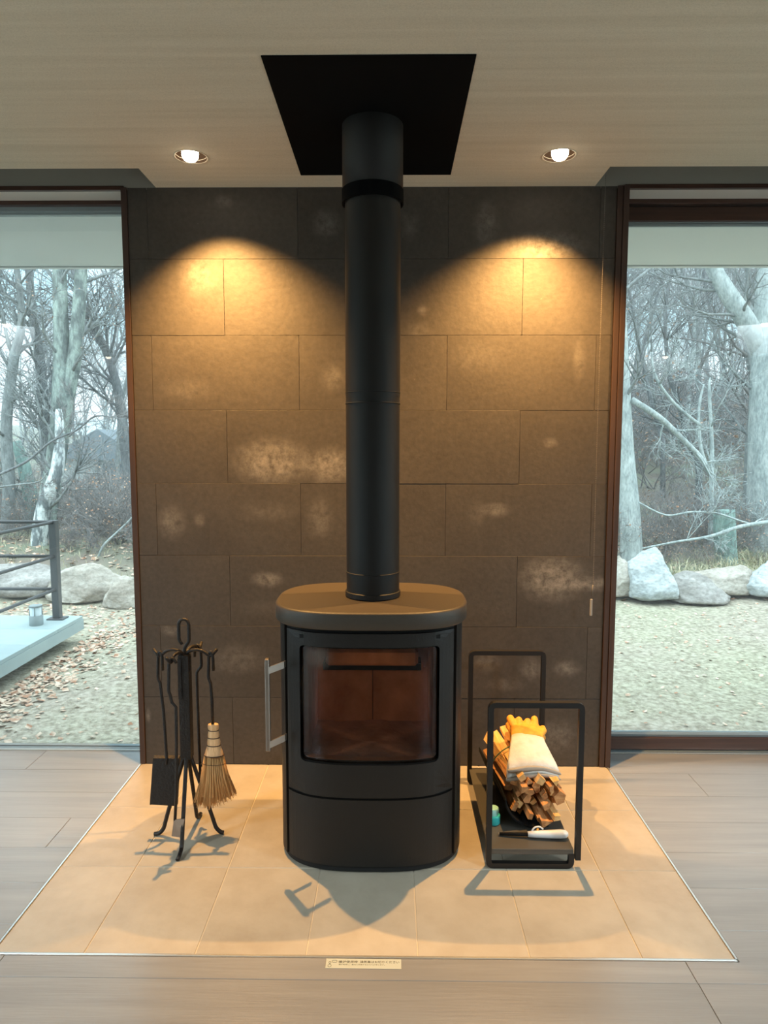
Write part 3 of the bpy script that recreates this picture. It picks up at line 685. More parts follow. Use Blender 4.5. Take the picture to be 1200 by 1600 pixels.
path = fillet([vec(tb[0]-.012, tb[1], .625), vec(tb[0]-.010, tb[1], .664), vec(tb[0], tb[1], .6685), vec(tb[0]+.010, tb[1], .655), vec(tb[0]+.012, tb[1], .590), vec(tb[0]-.006, tb[1], .570), vec(tb[0]-.006, tb[1], .50), vec(tb[0]-.003, tb[1], .20), vec(tb[0]-.002, tb[1], .13)], .010, 4)
S(MB().tube(path, .0052, 8).build('handle', m_iron, poker), poker)
path = fillet([vec(tb[0]-.003, tb[1], .235), vec(tb[0]+.012, tb[1]-.004, .222), vec(tb[0]+.014, tb[1]-.006, .195), vec(tb[0]+.002, tb[1]-.004, .165)], .012, 5)
S(MB().tube(path, .005, 8).build('hook_end', m_iron, poker), poker)
tr_ = tips['right']
broom = empty('hearth_broom', vec(tr_[0], tr_[1], 0), label='small straw hearth broom with bound handle hanging from the stand\'s right arm', cat='broom')
path = hook(None, tr_, .012, .085, (.9, -.3), 0)+[Vector(vec(tr_[0]+.002, tr_[1], .50)), Vector(vec(tr_[0]+.003, tr_[1], .38))]
S(MB().tube(path, .0052, 8).build('handle', m_iron, broom), broom)
bc = (TX+tr_[0]+.005, TY+tr_[1], 0)
secs = [(.408, .0185, .386, .0175), (.386, .0175, .360, .0205), (.360, .0205, .333, .0240), (.333, .0240, .298, .0345)]
for z1, r1, z0, r0 in secs:
    m_ = (z0+z1)/2
    o = MB().lathe([(r0*.95, z0), (r0*.4+r1*.6+.0012, z0+(z1-z0)*.4), (r1*1.0+.0006, z0+(z1-z0)*.8), (r1*.93, z1)], bc, 24, 1, .62).build('bound_grass', m_strawlight, broom); S(o, broom)
for z, r in ((.386, .0172), (.360, .0202), (.333, .0238), (.298, .0342)):
    o = MB().tube([(bc[0]+r*math.cos(a), bc[1]+r*.62*math.sin(a), z) for a in [2*PI*i/24 for i in range(24)]], .0016, 6, closed=True).build('binding_cord', m_bind, broom); S(o, broom)
st = MB(); rnd = random.Random(3)
st.lathe([(.060, .150), (.044, .235), (.032, .298)], bc, 24, 1, .30)
for i in range(420):
    a = rnd.uniform(0, 2*PI); q = math.sqrt(rnd.random()); tx, ty = q*math.cos(a), q*math.sin(a)
    top = Vector((bc[0]+tx*.033, bc[1]+ty*.015, .30)); zb = .128+.020*abs(tx)**2+rnd.uniform(-.008, .012)-(.008 if tx < 0 else 0)
    bot = Vector((bc[0]+tx*.078+.002+rnd.uniform(-.004, .004), bc[1]+ty*.026-.004, zb+.012*tx))
    mid = top.lerp(bot, .5)+Vector((tx*-.006, 0, 0)); w = rnd.uniform(.0008, .0015)
    st.tube([top, mid, bot], [w*.9, w, w*.6], 3)
S(st.build('bristles', m_straw, broom, kind='stuff'), broom)
for z, rx in ((.268, .0405),):
    o = MB().tube([(bc[0]+rx*math.cos(a), bc[1]+rx*.5*math.sin(a), z) for a in [2*PI*i/24 for i in range(24)]], .0009, 5, closed=True).build('stitching', m_bind, broom); S(o, broom)

# ================================================================= LOG RACK
RXc, RYf, RYb, RZ = .535, -.708, -.160, .555
rack = empty('log_rack', (RXc, -.43, 0), label='black metal log rack with two upright hoops and a low shelf', cat='log rack')
for y in (RYf, RYb):
    pts = [(.682, y, .030), (.682, y, RZ-.009), (.394, y, RZ-.009), (.394, y, .009), (.661, y, .009), (.661, y, .050)]
    o = MB().tube(fillet(pts, .016, 4), .0088, square=True).build('hoop', m_rackiron, rack); rel(recalc(o), rack)
o = MB().cbox((.393, RYf-.006, .060), (.668, RYb+.006, .066), .001).box((.393, RYf-.006, .048), (.668, RYf-.003, .0605)).box((.393, RYb+.003, .048), (.668, RYb+.006, .0605)).build('shelf', m_shelf, rack); rel(o, rack)
# black cloth sling under the kindling
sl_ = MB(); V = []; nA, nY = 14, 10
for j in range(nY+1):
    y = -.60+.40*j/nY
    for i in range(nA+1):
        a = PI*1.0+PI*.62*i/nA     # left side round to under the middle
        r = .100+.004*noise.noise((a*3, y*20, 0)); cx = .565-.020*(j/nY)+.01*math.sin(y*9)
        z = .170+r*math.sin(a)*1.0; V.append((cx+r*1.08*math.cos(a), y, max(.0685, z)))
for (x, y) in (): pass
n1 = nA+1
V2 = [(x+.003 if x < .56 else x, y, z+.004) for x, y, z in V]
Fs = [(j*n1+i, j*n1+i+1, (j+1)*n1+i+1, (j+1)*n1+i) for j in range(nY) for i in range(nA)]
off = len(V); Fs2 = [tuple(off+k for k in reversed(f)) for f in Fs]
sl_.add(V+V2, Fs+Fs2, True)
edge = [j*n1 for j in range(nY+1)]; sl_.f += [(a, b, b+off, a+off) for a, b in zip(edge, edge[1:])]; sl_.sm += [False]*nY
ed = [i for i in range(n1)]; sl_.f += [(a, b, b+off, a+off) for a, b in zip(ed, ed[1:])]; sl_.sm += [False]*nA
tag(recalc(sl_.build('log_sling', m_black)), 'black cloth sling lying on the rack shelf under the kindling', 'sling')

# kindling bundle
KC = Vector((.578, -.56, .162))
bundle = empty('kindling_bundle', (.57, -.42, .07), label='tied bundle of split kindling sticks lying on the log rack shelf', cat='kindling')
rk = random.Random(11)
def split_stick(c0, c1, w, h, ang, m):
    """irregular split stick between two points with a wedge or trapezoid section"""
    ax = (c1-c0).normalized(); r = Vector((0, 0, 1)); sx_ = ax.cross(r).normalized(); up = sx_.cross(ax)
    k = rk.choice((3, 4, 4, 5)); prof = []
    for i in range(k):
        a = ang+2*PI*i/k+rk.uniform(-.3, .3); prof.append((math.cos(a)*w*rk.uniform(.8, 1.15), math.sin(a)*h*rk.uniform(.8, 1.15)))
    V = []; ns = 5
    for j in range(ns):
        t = j/(ns-1); p = c0.lerp(c1, t)+Vector((rk.uniform(-1, 1), 0, rk.uniform(-1, 1)))*.0018
        sk = rk.uniform(-.006, .006) if j in (0, ns-1) else 0
        for u, v in prof: V.append(p+sx_*u*rk.uniform(.93, 1.05)+up*v*rk.uniform(.93, 1.05)+ax*sk*(u/w))
    Fc = [(j*k+i, j*k+(i+1) % k, (j+1)*k+(i+1) % k, (j+1)*k+i) for j in range(ns-1) for i in range(k)]+[tuple(range(k-1, -1, -1)), tuple((ns-1)*k+i for i in range(k))]
    o = MB().add(V, Fc).build('stick', m, bundle); return rel(recalc(o), bundle)
spots = []
for ring, (nr, rr) in enumerate(((1, 0), (6, .030), (11, .060), (13, .083))):
    for i in range(nr):
        a = 2*PI*i/nr+ring*.4; spots.append((rr*math.cos(a), rr*math.sin(a)*.98, ring))
for (u, v, ring) in spots:
    if v > .070: continue
    u += rk.uniform(-.004, .004); v += rk.uniform(-.004, .004)
    if KC.z+v < .092: v = .092-KC.z
    f = Vector((KC.x+u*1.02, KC.y+rk.uniform(-.055, .030)+(.0 if v < 0 else .03), KC.z+v)); bk = Vector((KC.x-.045+u*.92, -.225+rk.uniform(-.02, .03), KC.z+v*.9+.010))
    split_stick(f, bk, rk.uniform(.013, .019), rk.uniform(.012, .018), rk.uniform(0, PI), m_woodpale if rk.random() < .3 else m_wood)
# a few that the photograph picks out: two tall pale ends at the left back, one big block at the right front
split_stick(Vector((.515, -.46, .200)), Vector((.462, -.225, .230)), .024, .024, .3, m_woodpale)
split_stick(Vector((.540, -.42, .235)), Vector((.517, -.215, .262)), .013, .013, .7, m_woodpale)
split_stick(Vector((.655, -.575, .165)), Vector((.60, -.26, .185)), .028, .026, .5, m_wood)
split_stick(Vector((.60, -.615, .095)), Vector((.56, -.25, .12)), .026, .020, .1, m_wood)
tie = [Vector((.552+.104*math.cos(a), -.375+.01*math.sin(a*2), .168+.098*math.sin(a))) for a in [2*PI*i/36 for i in range(36)]]
for p in tie: p.z = max(p.z, .072)
rel(MB().tube(tie, .0022, 6, closed=True).build('tie_wire', m_greenwire, bundle), bundle)

# gloves: flattened tubes; cuff towards the viewer, fingers to the back
def remesh(o, vs=.0035, smooth=6):
    m = o.modifiers.new('r', 'REMESH'); m.mode = 'VOXEL'; m.voxel_size = vs; m.use_smooth_shade = True
    s = o.modifiers.new('s', 'SMOOTH'); s.iterations = smooth; s.factor = .6
    dg = bpy.context.evaluated_depsgraph_get(); me = bpy.data.meshes.new_from_object(o.evaluated_get(dg)); o.modifiers.clear(); mt = o.data.materials[0]; o.data = me
    if not me.materials: me.materials.append(mt)
    return o
def flat_loft(mb, secs, seg=28, n=2.6, lips=True):
    """secs: (centre, half width, half thickness, roll); wide axis is x-ish"""
    V = []; cs = [Vector(s_[0]) for s_ in secs]
    for i, (c_, w, h, rl) in enumerate(secs):
        c_ = Vector(c_); t = (cs[min(i+1, len(cs)-1)]-cs[max(i-1, 0)]).normalized(); x = Vector((math.cos(rl), 0, math.sin(rl))); x = (x-t*x.dot(t)).normalized(); u = x.cross(t)
        for k in range(seg):
            a = 2*PI*k/seg; ca, sa = math.cos(a), math.sin(a)
            V.append(c_+x*w*math.copysign(abs(ca)**(2/n), ca)+u*h*math.copysign(abs(sa)**(2/n), sa)+Vector((0, 0, .0065*math.sin(ca*3.2+1.1+i*.25)*max(.15, min(1, (w-.05)/.035)))))
    m = len(secs)
    mb.add(V, [(i*seg+k, i*seg+(k+1) % seg, (i+1)*seg+(k+1) % seg, (i+1)*seg+k) for i in range(m-1) for k in range(seg)]+[tuple(range(seg-1, -1, -1)), tuple((m-1)*seg+k for k in range(seg))], True)
def glove(label, dz, dx, skew, dy):
    g = empty('work_glove', (.57, -.4, .26), label=label, cat='glove', group=None)
    z = lambda a: a+dz
    cf = MB(); flat_loft(cf, [((.574+dx, -.532+dy, z(.243)), .092, .010, skew), ((.573+dx, -.500+dy, z(.262)), .086, .013, skew), ((.573+dx, -.46+dy, z(.281)), .074, .013, skew*.8), ((.574+dx, -.42+dy, z(.298)), .062, .013, skew*.5), ((.576+dx, -.395+dy, z(.304)), .058, .013, 0)])
    o = rel(recalc(cf.build('cuff', m_cuff, g)), g)
    hm = MB(); seg = 28; ring = []
    rel(recalc((lambda q: (flat_loft(q, [((.574+dx, -.537+dy, z(.2405)), .0945, .0112, skew), ((.574+dx, -.530+dy, z(.2445)), .094, .0118, skew)]), q)[1])(MB()).build('hem', m_cuffedge, g)), g)
    pm = MB(); flat_loft(pm, [((.576+dx, -.402+dy, z(.302)), .0605, .014, 0), ((.578+dx, -.37+dy, z(.308)), .058, .017, 0), ((.582+dx, -.33+dy, z(.310)), .056, .017, 0), ((.584+dx, -.310+dy, z(.308)), .050, .015, 0)])
    for i, (fx, ln) in enumerate(((-.042, .048), (-.018, .030), (.008, .018), (.034, .040))):
        b0 = Vector((.582+dx+fx, -.335+dy, z(.308))); 
        pm.tube([b0, b0+Vector((fx*.12, ln*.5, .014)), b0+Vector((fx*.18, ln*1.0, .022)), b0+Vector((fx*.2, ln*1.35, .012)), b0+Vector((fx*.2, ln*1.4, -.004))], [.013, .0135, .0135, .012, .008], 12)
    b0 = Vector((.582+dx+.045, -.375+dy, z(.300)))
    pm.tube([b0, b0+Vector((.018, .028, .006)), b0+Vector((.020, .052, .010))], [.014, .0135, .010], 12)
    h = rel(recalc(pm.build('hand', m_orange, g)), g); remesh(h, .0032, 3)
    return g
glove('lower orange work glove lying under the other on the kindling', -.024, -.004, .05, -.004)
glove('upper orange leather work glove with wide cream cuff on the kindling bundle', .0, .0, -.10, 0)

# lighter: white grip with trigger loop, dark nozzle; lying in front of the bundle
lt = empty('utility_lighter', (.59, -.65, .066), label='white utility lighter with black nozzle lying on the rack shelf in front', cat='lighter')
mb = MB(); flat = []
mb.tube([(.532, -.652, .080), (.56, -.653, .081), (.60, -.654, .0815), (.640, -.655, .083), (.657, -.655, .083), (.664, -.655, .083)], [.009, .0115, .013, .0142, .0125, .006], 16)
rel(mb.build('grip', m_white, lt), lt)
tg = [(.545, -.650, .088), (.553, -.647, .101), (.572, -.646, .104), (.583, -.648, .095)]
rel(MB().tube(fillet(tg, .01, 4), .0028, 8).build('trigger_guard', m_white, lt), lt)
rel(MB().tube([(.563, -.648, .088), (.566, -.647, .098)], .004, 8).build('trigger', m_orange, lt), lt)
rel(MB().tube([(.440, -.640, .0735), (.534, -.652, .079)], [.005, .0065], 10).build('nozzle', m_black, lt), lt)
rel(MB().tube([(.437, -.6395, .0733), (.441, -.640, .0735)], .0035, 8).build('nozzle_tip', m_chrome, lt), lt)
# aqua canister on the shelf
jar = empty('aqua_canister', (.433, -.553, .066), label='small aqua plastic canister with pale lid standing on the rack shelf', cat='canister')
rel(MB().lathe([(.020, .066), (.0225, .069), (.0225, .094), (.021, .097)], (.432, -.560, 0), 32).build('body', m_aqua, jar), jar)
rel(MB().lathe([(.0185, .0965), (.0195, .0985), (.0195, .117), (.018, .120)], (.430, -.557, 0), 32).build('lid', m_aquapale, jar), jar)

# ================================================================= STICKER on the floor board before the hearth
stk = empty('floor_sticker', (.005, -1.131, 0), label='narrow cream notice sticker with Japanese text on the floor before the hearth', cat='sticker')
rel(MB().poly([(-.094, -1.1475), (.1055, -1.1485), (.1055, -1.1145), (-.094, -1.1135)], .0003, .0009).build('paper', m_paper, stk), stk)
def text(body, size, x, y, m, width=None, name='lettering'):
    cu = bpy.data.curves.new(name, 'FONT'); cu.body = body; cu.size = size; cu.extrude = .0001; cu.align_x = 'LEFT'
    o = bpy.data.objects.new(name, cu); C.objects.link(o); dg = bpy.context.evaluated_depsgraph_get(); me = bpy.data.meshes.new_from_object(o.evaluated_get(dg)); bpy.data.objects.remove(o)
    xs_ = [v.co.x for v in me.vertices] or [0, 1]; s_ = width/(max(xs_)-min(xs_)) if width else 1
    for v in me.vertices: v.co.x = (v.co.x-min(xs_))*s_
    me.materials.clear(); me.materials.append(m); o = bpy.data.objects.new(name, me); C.objects.link(o); o.location = (x-.005, y+1.131, .00105); o.parent = stk; return o
text('暖炉使用時', .0094, -.060, -1.1285, m_ink, .050)
text('換気扇はお切りください', .0094, -.0035, -1.1285, m_ink, .1035)
text('煙が逆流し、室内に充満するおそれがあります。', .0052, -.060, -1.1365, m_inkpale, .122)
ic = MB()
def ring(mb, cx, cy, rx, ry, w=.0006, n=20, sq=2):
    pts = [(cx+rx*math.copysign(abs(math.cos(a))**(2/sq), math.cos(a)), cy+ry*math.copysign(abs(math.sin(a))**(2/sq), math.sin(a)), .0012) for a in [2*PI*i/n for i in range(n)]]
    mb.tube(pts, w, 4, closed=True)
ring(ic, -.0835, -1.139, .0042, .0050); ring(ic, -.0835, -1.1285, .0028, .0034); ring(ic, -.0715, -1.1235, .0062, .0036, sq=5)
rel(ic.build('icon', m_inkpale, stk), stk)

# ================================================================= BLIND CHAIN
chn = empty('blind_pull_chain', (.900, -.06, 2.384), label='pale beaded blind chain with small weight hanging before the right wall edge', cat='blind chain')
mb = MB(); z = H+.02; i = 0
while z > .80:
    t = (H-z)/1.6; x = .8985+.0015*math.sin(z*3)
    mb.lathe([(.0003, -.0018), (.0016, -.001), (.0016, .001), (.0003, .0018)], (x, -.06, z), 5); z -= .0075
mb.tube([(.8985, -.06, H+.02), (.8985, -.06, .80)], .0004, 4)
rel(mb.build('bead_chain', m_chain, chn, kind='stuff'), chn)
rel(MB().tube([(.8985, -.06, .80), (.896, -.06, .755)], .0022, 6).build('connector', m_chain, chn), chn)
rel(MB().cbox((.889, -.063, .672), (.899, -.057, .742), .002).build('weight', M('grey_plastic_weight', (.34, .31, .27), .5), chn), chn)
ch2 = MB()
for x in (.886,): ch2.tube([(x, -.150, H+.12), (x, -.150, H-.0), (x+.008, -.1, H-.06)], .0012, 5)

# ================================================================= OUTDOORS
def gh(x, y):
    """terrain height"""
    b = -.42
    if y > 4.6:
        t = min(1, (y-4.6)/2.2); s = t*t*(3-2*t)
        rt = min(1, max(0, (x+4)/7.5)); rt = rt*rt*(3-2*rt)
        right = -.42+.12*s+max(0, y-7.5)*.125*min(1, max(0, (y-7.5)/4))
        left = -.42+.30*s-(max(0, y-9)*.085 if y < 30 else 21*.085)
        if x < -8: left += (-8-x)*.16*min(1, max(0, (y-7)/6))
        b = left*(1-rt)+min(right, 5)*rt
    return b+.035*noise.noise((x*.9, y*.9, 0))+.012*noise.noise((x*4, y*4, 1))
mb = MB(); XS = []; x = -46
while x <= 46: XS.append(x); x += .30 if -6 < x < 6 else 1.0
YS = []; y = -12
while y <= 75: YS.append(y); y += .25 if -.5 < y < 8 else (1.0 if y < 24 else 3)
V = [(x, y, gh(x, y) if y > -1 else -.42) for y in YS for x in XS]; nx = len(XS)
mb.add(V, [(j*nx+i, j*nx+i+1, (j+1)*nx+i+1, (j+1)*nx+i) for j in range(len(YS)-1) for i in range(nx-1)], True)
ground = mb.build('ground', m_ground, kind='structure')
t = m_ground.node_tree; bs = t.nodes['Principled BSDF']; src = bs.inputs['Base Color'].links[0].from_socket
g_ = t.nodes.new('ShaderNodeNewGeometry'); sx_ = t.nodes.new('ShaderNodeSeparateXYZ'); t.links.new(g_.outputs['Position'], sx_.inputs[0])
nz = t.nodes.new('ShaderNodeTexNoise'); nz.inputs['Scale'].default_value = .7; nz.inputs['Detail'].default_value = 8; t.links.new(g_.outputs['Position'], nz.inputs['Vector'])
rm = t.nodes.new('ShaderNodeValToRGB'); rm.color_ramp.elements[0].position = .38; rm.color_ramp.elements[1].position = .62
rm.color_ramp.elements[0].color = (.19, .155, .125, 1); rm.color_ramp.elements[1].color = (.22, .25, .17, 1); t.links.new(nz.outputs[0], rm.inputs[0])
mr = t.nodes.new('ShaderNodeMapRange'); mr.inputs['From Min'].default_value = 4.7; mr.inputs['From Max'].default_value = 6.2; t.links.new(sx_.outputs['Y'], mr.inputs['Value'])
mx = t.nodes.new('ShaderNodeMix'); mx.data_type = 'RGBA'; t.links.new(mr.outputs[0], mx.inputs['Factor']); t.links.new(src, mx.inputs['A']); t.links.new(rm.outputs[0], mx.inputs['B']); t.links.new(mx.outputs['Result'], bs.inputs['Base Color'])
mb = MB(); V = []; n = 60
for i in range(n+1):
    x = -190+400*i/n; h = 7.6+3*noise.noise((x*.02, 5, 0))+(4 if x > 0 else 0)
    V += [(x, 120, -6), (x, 190, h), (x, 260, h*.5)]
mb.add(V, [(3*i+k, 3*i+3+k, 3*i+4+k, 3*i+1+k) for i in range(n) for k in range(2)], True)
mb.build('hillside', m_hill, kind='structure')

# ---- deck with railing and lantern
DZ = -.20
deck = empty('deck', (-3.6, 2, DZ), kind='structure')
dx0, dx1, dy0, dy1 = -5.6, -2.78, .45, 3.35
bw = .47; y = dy1
while y > dy0+.05:
    rel(MB().cbox((dx0, max(dy0, y-bw), DZ-.03), (dx1, y-.003, DZ), .002).build('deck_board', m_deck, deck), deck); y -= bw
rel(MB().box((dx0, dy0, DZ-.125), (dx1+.004, dy1+.004, DZ-.031)).build('fascia', m_deck, deck), deck)
railing = empty('deck_railing', (-2.95, 3.22, DZ), label='dark steel railing with three rails round the corner of the grey deck', cat='railing')
for (x, y) in ((-2.955, 3.23), (-3.02, 2.05), (-4.5, 3.23)):
    rel(MB().cbox((x-.032, y-.032, DZ+.012), (x+.032, y+.032, .700), .003).build('post', m_rail, railing), railing)
    rel(MB().cbox((x-.075, y-.06, DZ), (x+.075, y+.06, DZ+.012), .002).build('foot_plate', m_rail, railing), railing)
for z in (.685, .375, .075):
    rel(MB().tube([(-2.955, 3.23, z), (-5.5, 3.23, z)], .015, 8).build('rail', m_rail, railing), railing)
    rel(MB().tube([(-2.955, 3.23, z), (-3.035, .6, z)], .015, 8).build('rail', m_rail, railing), railing)
lan = empty('deck_lantern', (-3.05, 3.0, DZ), label='small grey round lantern standing on the deck by the railing post', cat='lantern')
lx, ly = -3.04, 3.02
rel(MB().lathe([(.056, DZ), (.057, DZ+.004), (.057, DZ+.085), (.050, DZ+.088)], (lx, ly, 0), 24).build('base', m_lantern, lan), lan)
rel(MB().lathe([(.047, DZ+.088), (.047, DZ+.160)], (lx, ly, 0), 24).build('lantern_glass', m_frost, lan), lan)
rel(MB().lathe([(.054, DZ+.160), (.056, DZ+.163), (.052, DZ+.175)], (lx, ly, 0), 24).build('cap', m_lantern, lan), lan)
for k in range(4):
    a = k*PI/2+.3; rel(MB().tube([(lx+.05*math.cos(a), ly+.05*math.sin(a), DZ+.086), (lx+.05*math.cos(a), ly+.05*math.sin(a), DZ+.162)], .004, 6).build('strut', m_lantern, lan), lan)

# ---- rocks
def rock(c, s, seed, m, label, flat=.25, rz=0, name='boulder'):
    bm = bmesh.new(); bmesh.ops.create_icosphere(bm, subdivisions=5, radius=1)
    rr = random.Random(seed); planes = [(Vector((rr.uniform(-1, 1), rr.uniform(-1, 1), rr.uniform(-.6, 1))).normalized(), rr.uniform(.62, .88)) for _ in range(9)]
    for v in bm.verts:
        p = v.co.copy()
        for nn, d in planes:
            e_ = p.dot(nn)-d
            if e_ > 0: p -= nn*e_*.85
        p *= 1+.10*noise.noise(p*1.6+Vector((seed, 0, 0)))+.06*noise.noise(p*4+Vector((0, seed, 0)))+.035*noise.noise(p*11)+.018*noise.noise(p*26)
        if p.z < -flat: p.z = -flat+(p.z+flat)*.2
        v.co = Vector((p.x*s[0], p.y*s[1], p.z*s[2]))
    me = bpy.data.meshes.new(name); bm.to_mesh(me); bm.free()
    for f in me.polygons: f.use_smooth = True
    me.materials.append(m); o = bpy.data.objects.new(name, me); C.objects.link(o); o.location = c; o.rotation_euler.z = rz
    return tag(o, label, 'rock')
rock((3.10, 5.05, -.24), (.33, .30, .42), 3, m_rockpale, 'tall rounded pale bluish boulder at the lawn edge by the pale trunk')
rock((2.74, 5.20, -.27), (.20, .22, .33), 8, m_rocktan, 'tan rock beside the right window frame left of the pale boulder', rz=.4)
rock((3.60, 5.0, -.33), (.36, .26, .26), 5, m_rockbrown, 'brownish wedge-shaped rock touching the pale boulder\'s right side', rz=-.3)
rock((4.02, 5.32, -.28), (.50, .32, .26), 12, m_rocktan, 'long low leaf-strewn rock behind the wedge-shaped rock')
rock((4.62, 5.15, -.26), (.45, .32, .30), 21, m_rockpale, 'flat pale grey rock at the far right of the lawn edge', rz=.2)
rock((-3.42, 4.95, -.30), (.50, .34, .30), 15, m_rocktan, 'broad tan rock behind the deck railing post')
rock((-2.92, 4.75, -.34), (.28, .26, .28), 17, m_rocktan, 'pale rock beside the left edge of the tiled wall')
rock((-4.35, 5.1, -.28), (.60, .34, .28), 19, m_rockbrown, 'long brown-grey rock seen behind the deck rails')
rock((-5.2, 5.4, -.28), (.42, .34, .30), 23, m_rocktan, 'tan rock at the far left behind the deck rails')

# ---- trees
def grow(mb_t, mb_b, p, d, L, r, lvl, rr, droop=0, maxl=3):
    n = max(3, int(5-lvl*.4)); pts = [p.copy()]; rs = [r]; q = p.copy(); dd = d.copy()
    for i in range(n):
        dd = (dd+Vector((rr.gauss(0, .16), rr.gauss(0, .16), rr.gauss(.05-droop, .12)))).normalized(); q = q+dd*L/n
        pts.append(q.copy()); rs.append(max(.0028, r*(1-.72*(i+1)/n)))
    (mb_t if lvl == 0 else mb_b).tube(pts, rs, (8, 5, 4, 3, 3)[lvl], smooth=True)
    if lvl >= maxl: return
    k = (7, 7, 6, 0)[lvl] if maxl == 3 else (6, 6, 0)[lvl]
    for i in range(k):
        t = rr.uniform(.25, 1); j = min(n-1, int(t*n)); b = pts[j].lerp(pts[j+1], t*n-j)
        a = rr.uniform(0, 2*PI); ax = (pts[j+1]-pts[j]).normalized(); s = ax.orthogonal().normalized(); s.rotate(Matrix.Rotation(a, 3, ax))
        nd = (ax*rr.uniform(.5, .95)+s*rr.uniform(.5, .9)).normalized()
        grow(mb_t, mb_b, b, nd, L*rr.uniform(.38, .6), max(.003, rs[j]*.55), lvl+1, rr, droop, maxl)
def tree(name, label, limbs, seed, mt, mtw, group=None, extra=22, loc=None, reach=1.6, leaves=0, cat='tree', droop=0, lv=1):
    """limbs: list of (points, radii); twiggy branches leave the limbs"""
    rr = random.Random(seed); base = Vector(limbs[0][0][0]); t = empty(name, base, label=label, cat=cat, group=group)
    mt_ = MB(); mbb = MB(); L_ = []
    for pts, rs in limbs:
        P_ = [Vector(p)-base for p in pts]; rs = list(rs)
        if pts is limbs[0][0] and name in ('tree', 'tree_stump', 'sapling') and P_[0].z+base.z > gh(base.x, base.y)-.05:
            P_.insert(0, Vector((0, 0, gh(base.x, base.y)-.15-base.z))); rs.insert(0, rs[0]*1.12)
        # smooth the centre line
        Q = []; R_ = []
        for i in range(len(P_)-1):
            for k in range(4):
                u = k/4; p0 = P_[max(0, i-1)]; p1 = P_[i]; p2 = P_[i+1]; p3 = P_[min(len(P_)-1, i+2)]
                Q.append(.5*((2*p1)+(p2-p0)*u+(2*p0-5*p1+4*p2-p3)*u*u+(3*p1-p0-3*p2+p3)*u**3)); R_.append(rs[i]*(1-u)+rs[i+1]*u)
        Q.append(P_[-1]); R_.append(rs[-1]); mt_.tube(Q, R_, 12); L_.append((Q, R_))
    for i in range(extra):
        Q, R_ = rr.choice(L_); j = rr.randrange(int(len(Q)*.3), len(Q)-1); ax = (Q[j+1]-Q[j]).normalized()
        s = ax.orthogonal().normalized(); s.rotate(Matrix.Rotation(rr.uniform(0, 2*PI), 3, ax))
        grow(mbb, mbb, Q[j], (ax*.7+s*.75).normalized(), reach*rr.uniform(.5, 1), min(.03, R_[j]*.4), lv, rr, droop)
    mt_.build('trunk', mt, t)
    if mbb.v: mbb.build('branches', mtw, t, kind='stuff')
    if leaves:
        lf = MB(); vs_ = mbb.v
        for i in range(leaves):
            p = Vector(rr.choice(vs_)); s_ = rr.uniform(.014, .028); u = Vector((rr.uniform(-1, 1), rr.uniform(-1, 1), rr.uniform(-1, .3))).normalized()*s_; v = u.orthogonal().normalized()*s_*.5
            lf.add([p, p+u*.5+v, p+u, p+u*.5-v], [(0, 1, 2, 3)])
        lf.build('leaves', m_redleaf, t, kind='stuff')
    return t
def line(*q): return [at(px, py, Y) for px, py, Y in q]
tree('tree', 'thick smooth pale trunk standing right beside the right window edge', [(line((987, 892, 7), (984, 800, 7), (975, 700, 7), (968, 560, 7), (962, 430, 7.1), (955, 260, 7.2)), [.17, .145, .135, .125, .115, .09])], 1, m_barkpale, m_barkgrey, extra=7, leaves=150)
b_ = line((1192, 880, 8.2), (1194, 770, 8.2), (1195, 650, 8.2), (1198, 560, 8.2), (1200, 430, 8.2), (1215, 250, 8.3))
tree('tree', 'big pale forked tree at the right edge of the right window', [(b_, [.28, .25, .23, .22, .16, .10]), (line((1212, 640, 8.35), (1200, 575, 8.3), (1170, 510, 8.15), (1135, 455, 8.1), (1105, 400, 8.1), (1070, 320, 8.0)), [.10, .15, .15, .13, .10, .07])], 2, m_barkpale, m_barkgrey, extra=16)
tree('tree', 'slender grey forked trunk leaning beside the big pale tree', [(line((1170, 780, 9.5), (1172, 700, 9.5), (1178, 600, 9.5), (1165, 520, 9.5), (1170, 440, 9.6), (1160, 330, 9.7)), [.10, .085, .075, .06, .05, .03])], 3, m_barkgrey, m_twig, extra=14)
tree('tree', 'thin pale broken tree with bare crooked arms in mid window', [
    (line((1110, 840, 7.6), (1112, 760, 7.6), (1112, 690, 7.6), (1108, 610, 7.6), (1110, 590, 7.6)), [.040, .035, .03, .022, .010]),
    (line((1108, 735, 7.6), (1095, 700, 7.6), (1092, 640, 7.6), (1100, 600, 7.6)), [.03, .026, .02, .012]),
    (line((1095, 665, 7.6), (1055, 632, 7.5), (1025, 590, 7.4), (1018, 550, 7.4)), [.026, .024, .02, .01])], 4, m_barkpale, m_barkpale, extra=12, reach=1.0)
tree('leaning_branch', 'pale limb sloping from the thick trunk down to the right', [(line((988, 625, 6.9), (1030, 652, 7.0), (1060, 680, 7.1), (1095, 715, 7.2), (1112, 745, 7.3)), [.045, .042, .038, .034, .02])], 44, m_barkpale, m_barkpale, extra=8, reach=.7, cat='tree limb')
tree('tree', 'dark thin curved tree behind the pale broken tree', [(line((1092, 730, 10), (1075, 690, 10), (1060, 630, 10), (1045, 580, 10), (1040, 480, 10), (1060, 380, 10)), [.06, .05, .045, .04, .03, .02])], 5, m_barkdark, m_barkdark, extra=18)
tree('tree_stump', 'pale green mossy cut stump behind the low rocks on the right', [(line((1134, 884, 7.0), (1133, 850, 7.0), (1131, 797, 7.0)), [.165, .15, .145])], 6, m_barkmoss, m_twig, extra=0, cat='stump')
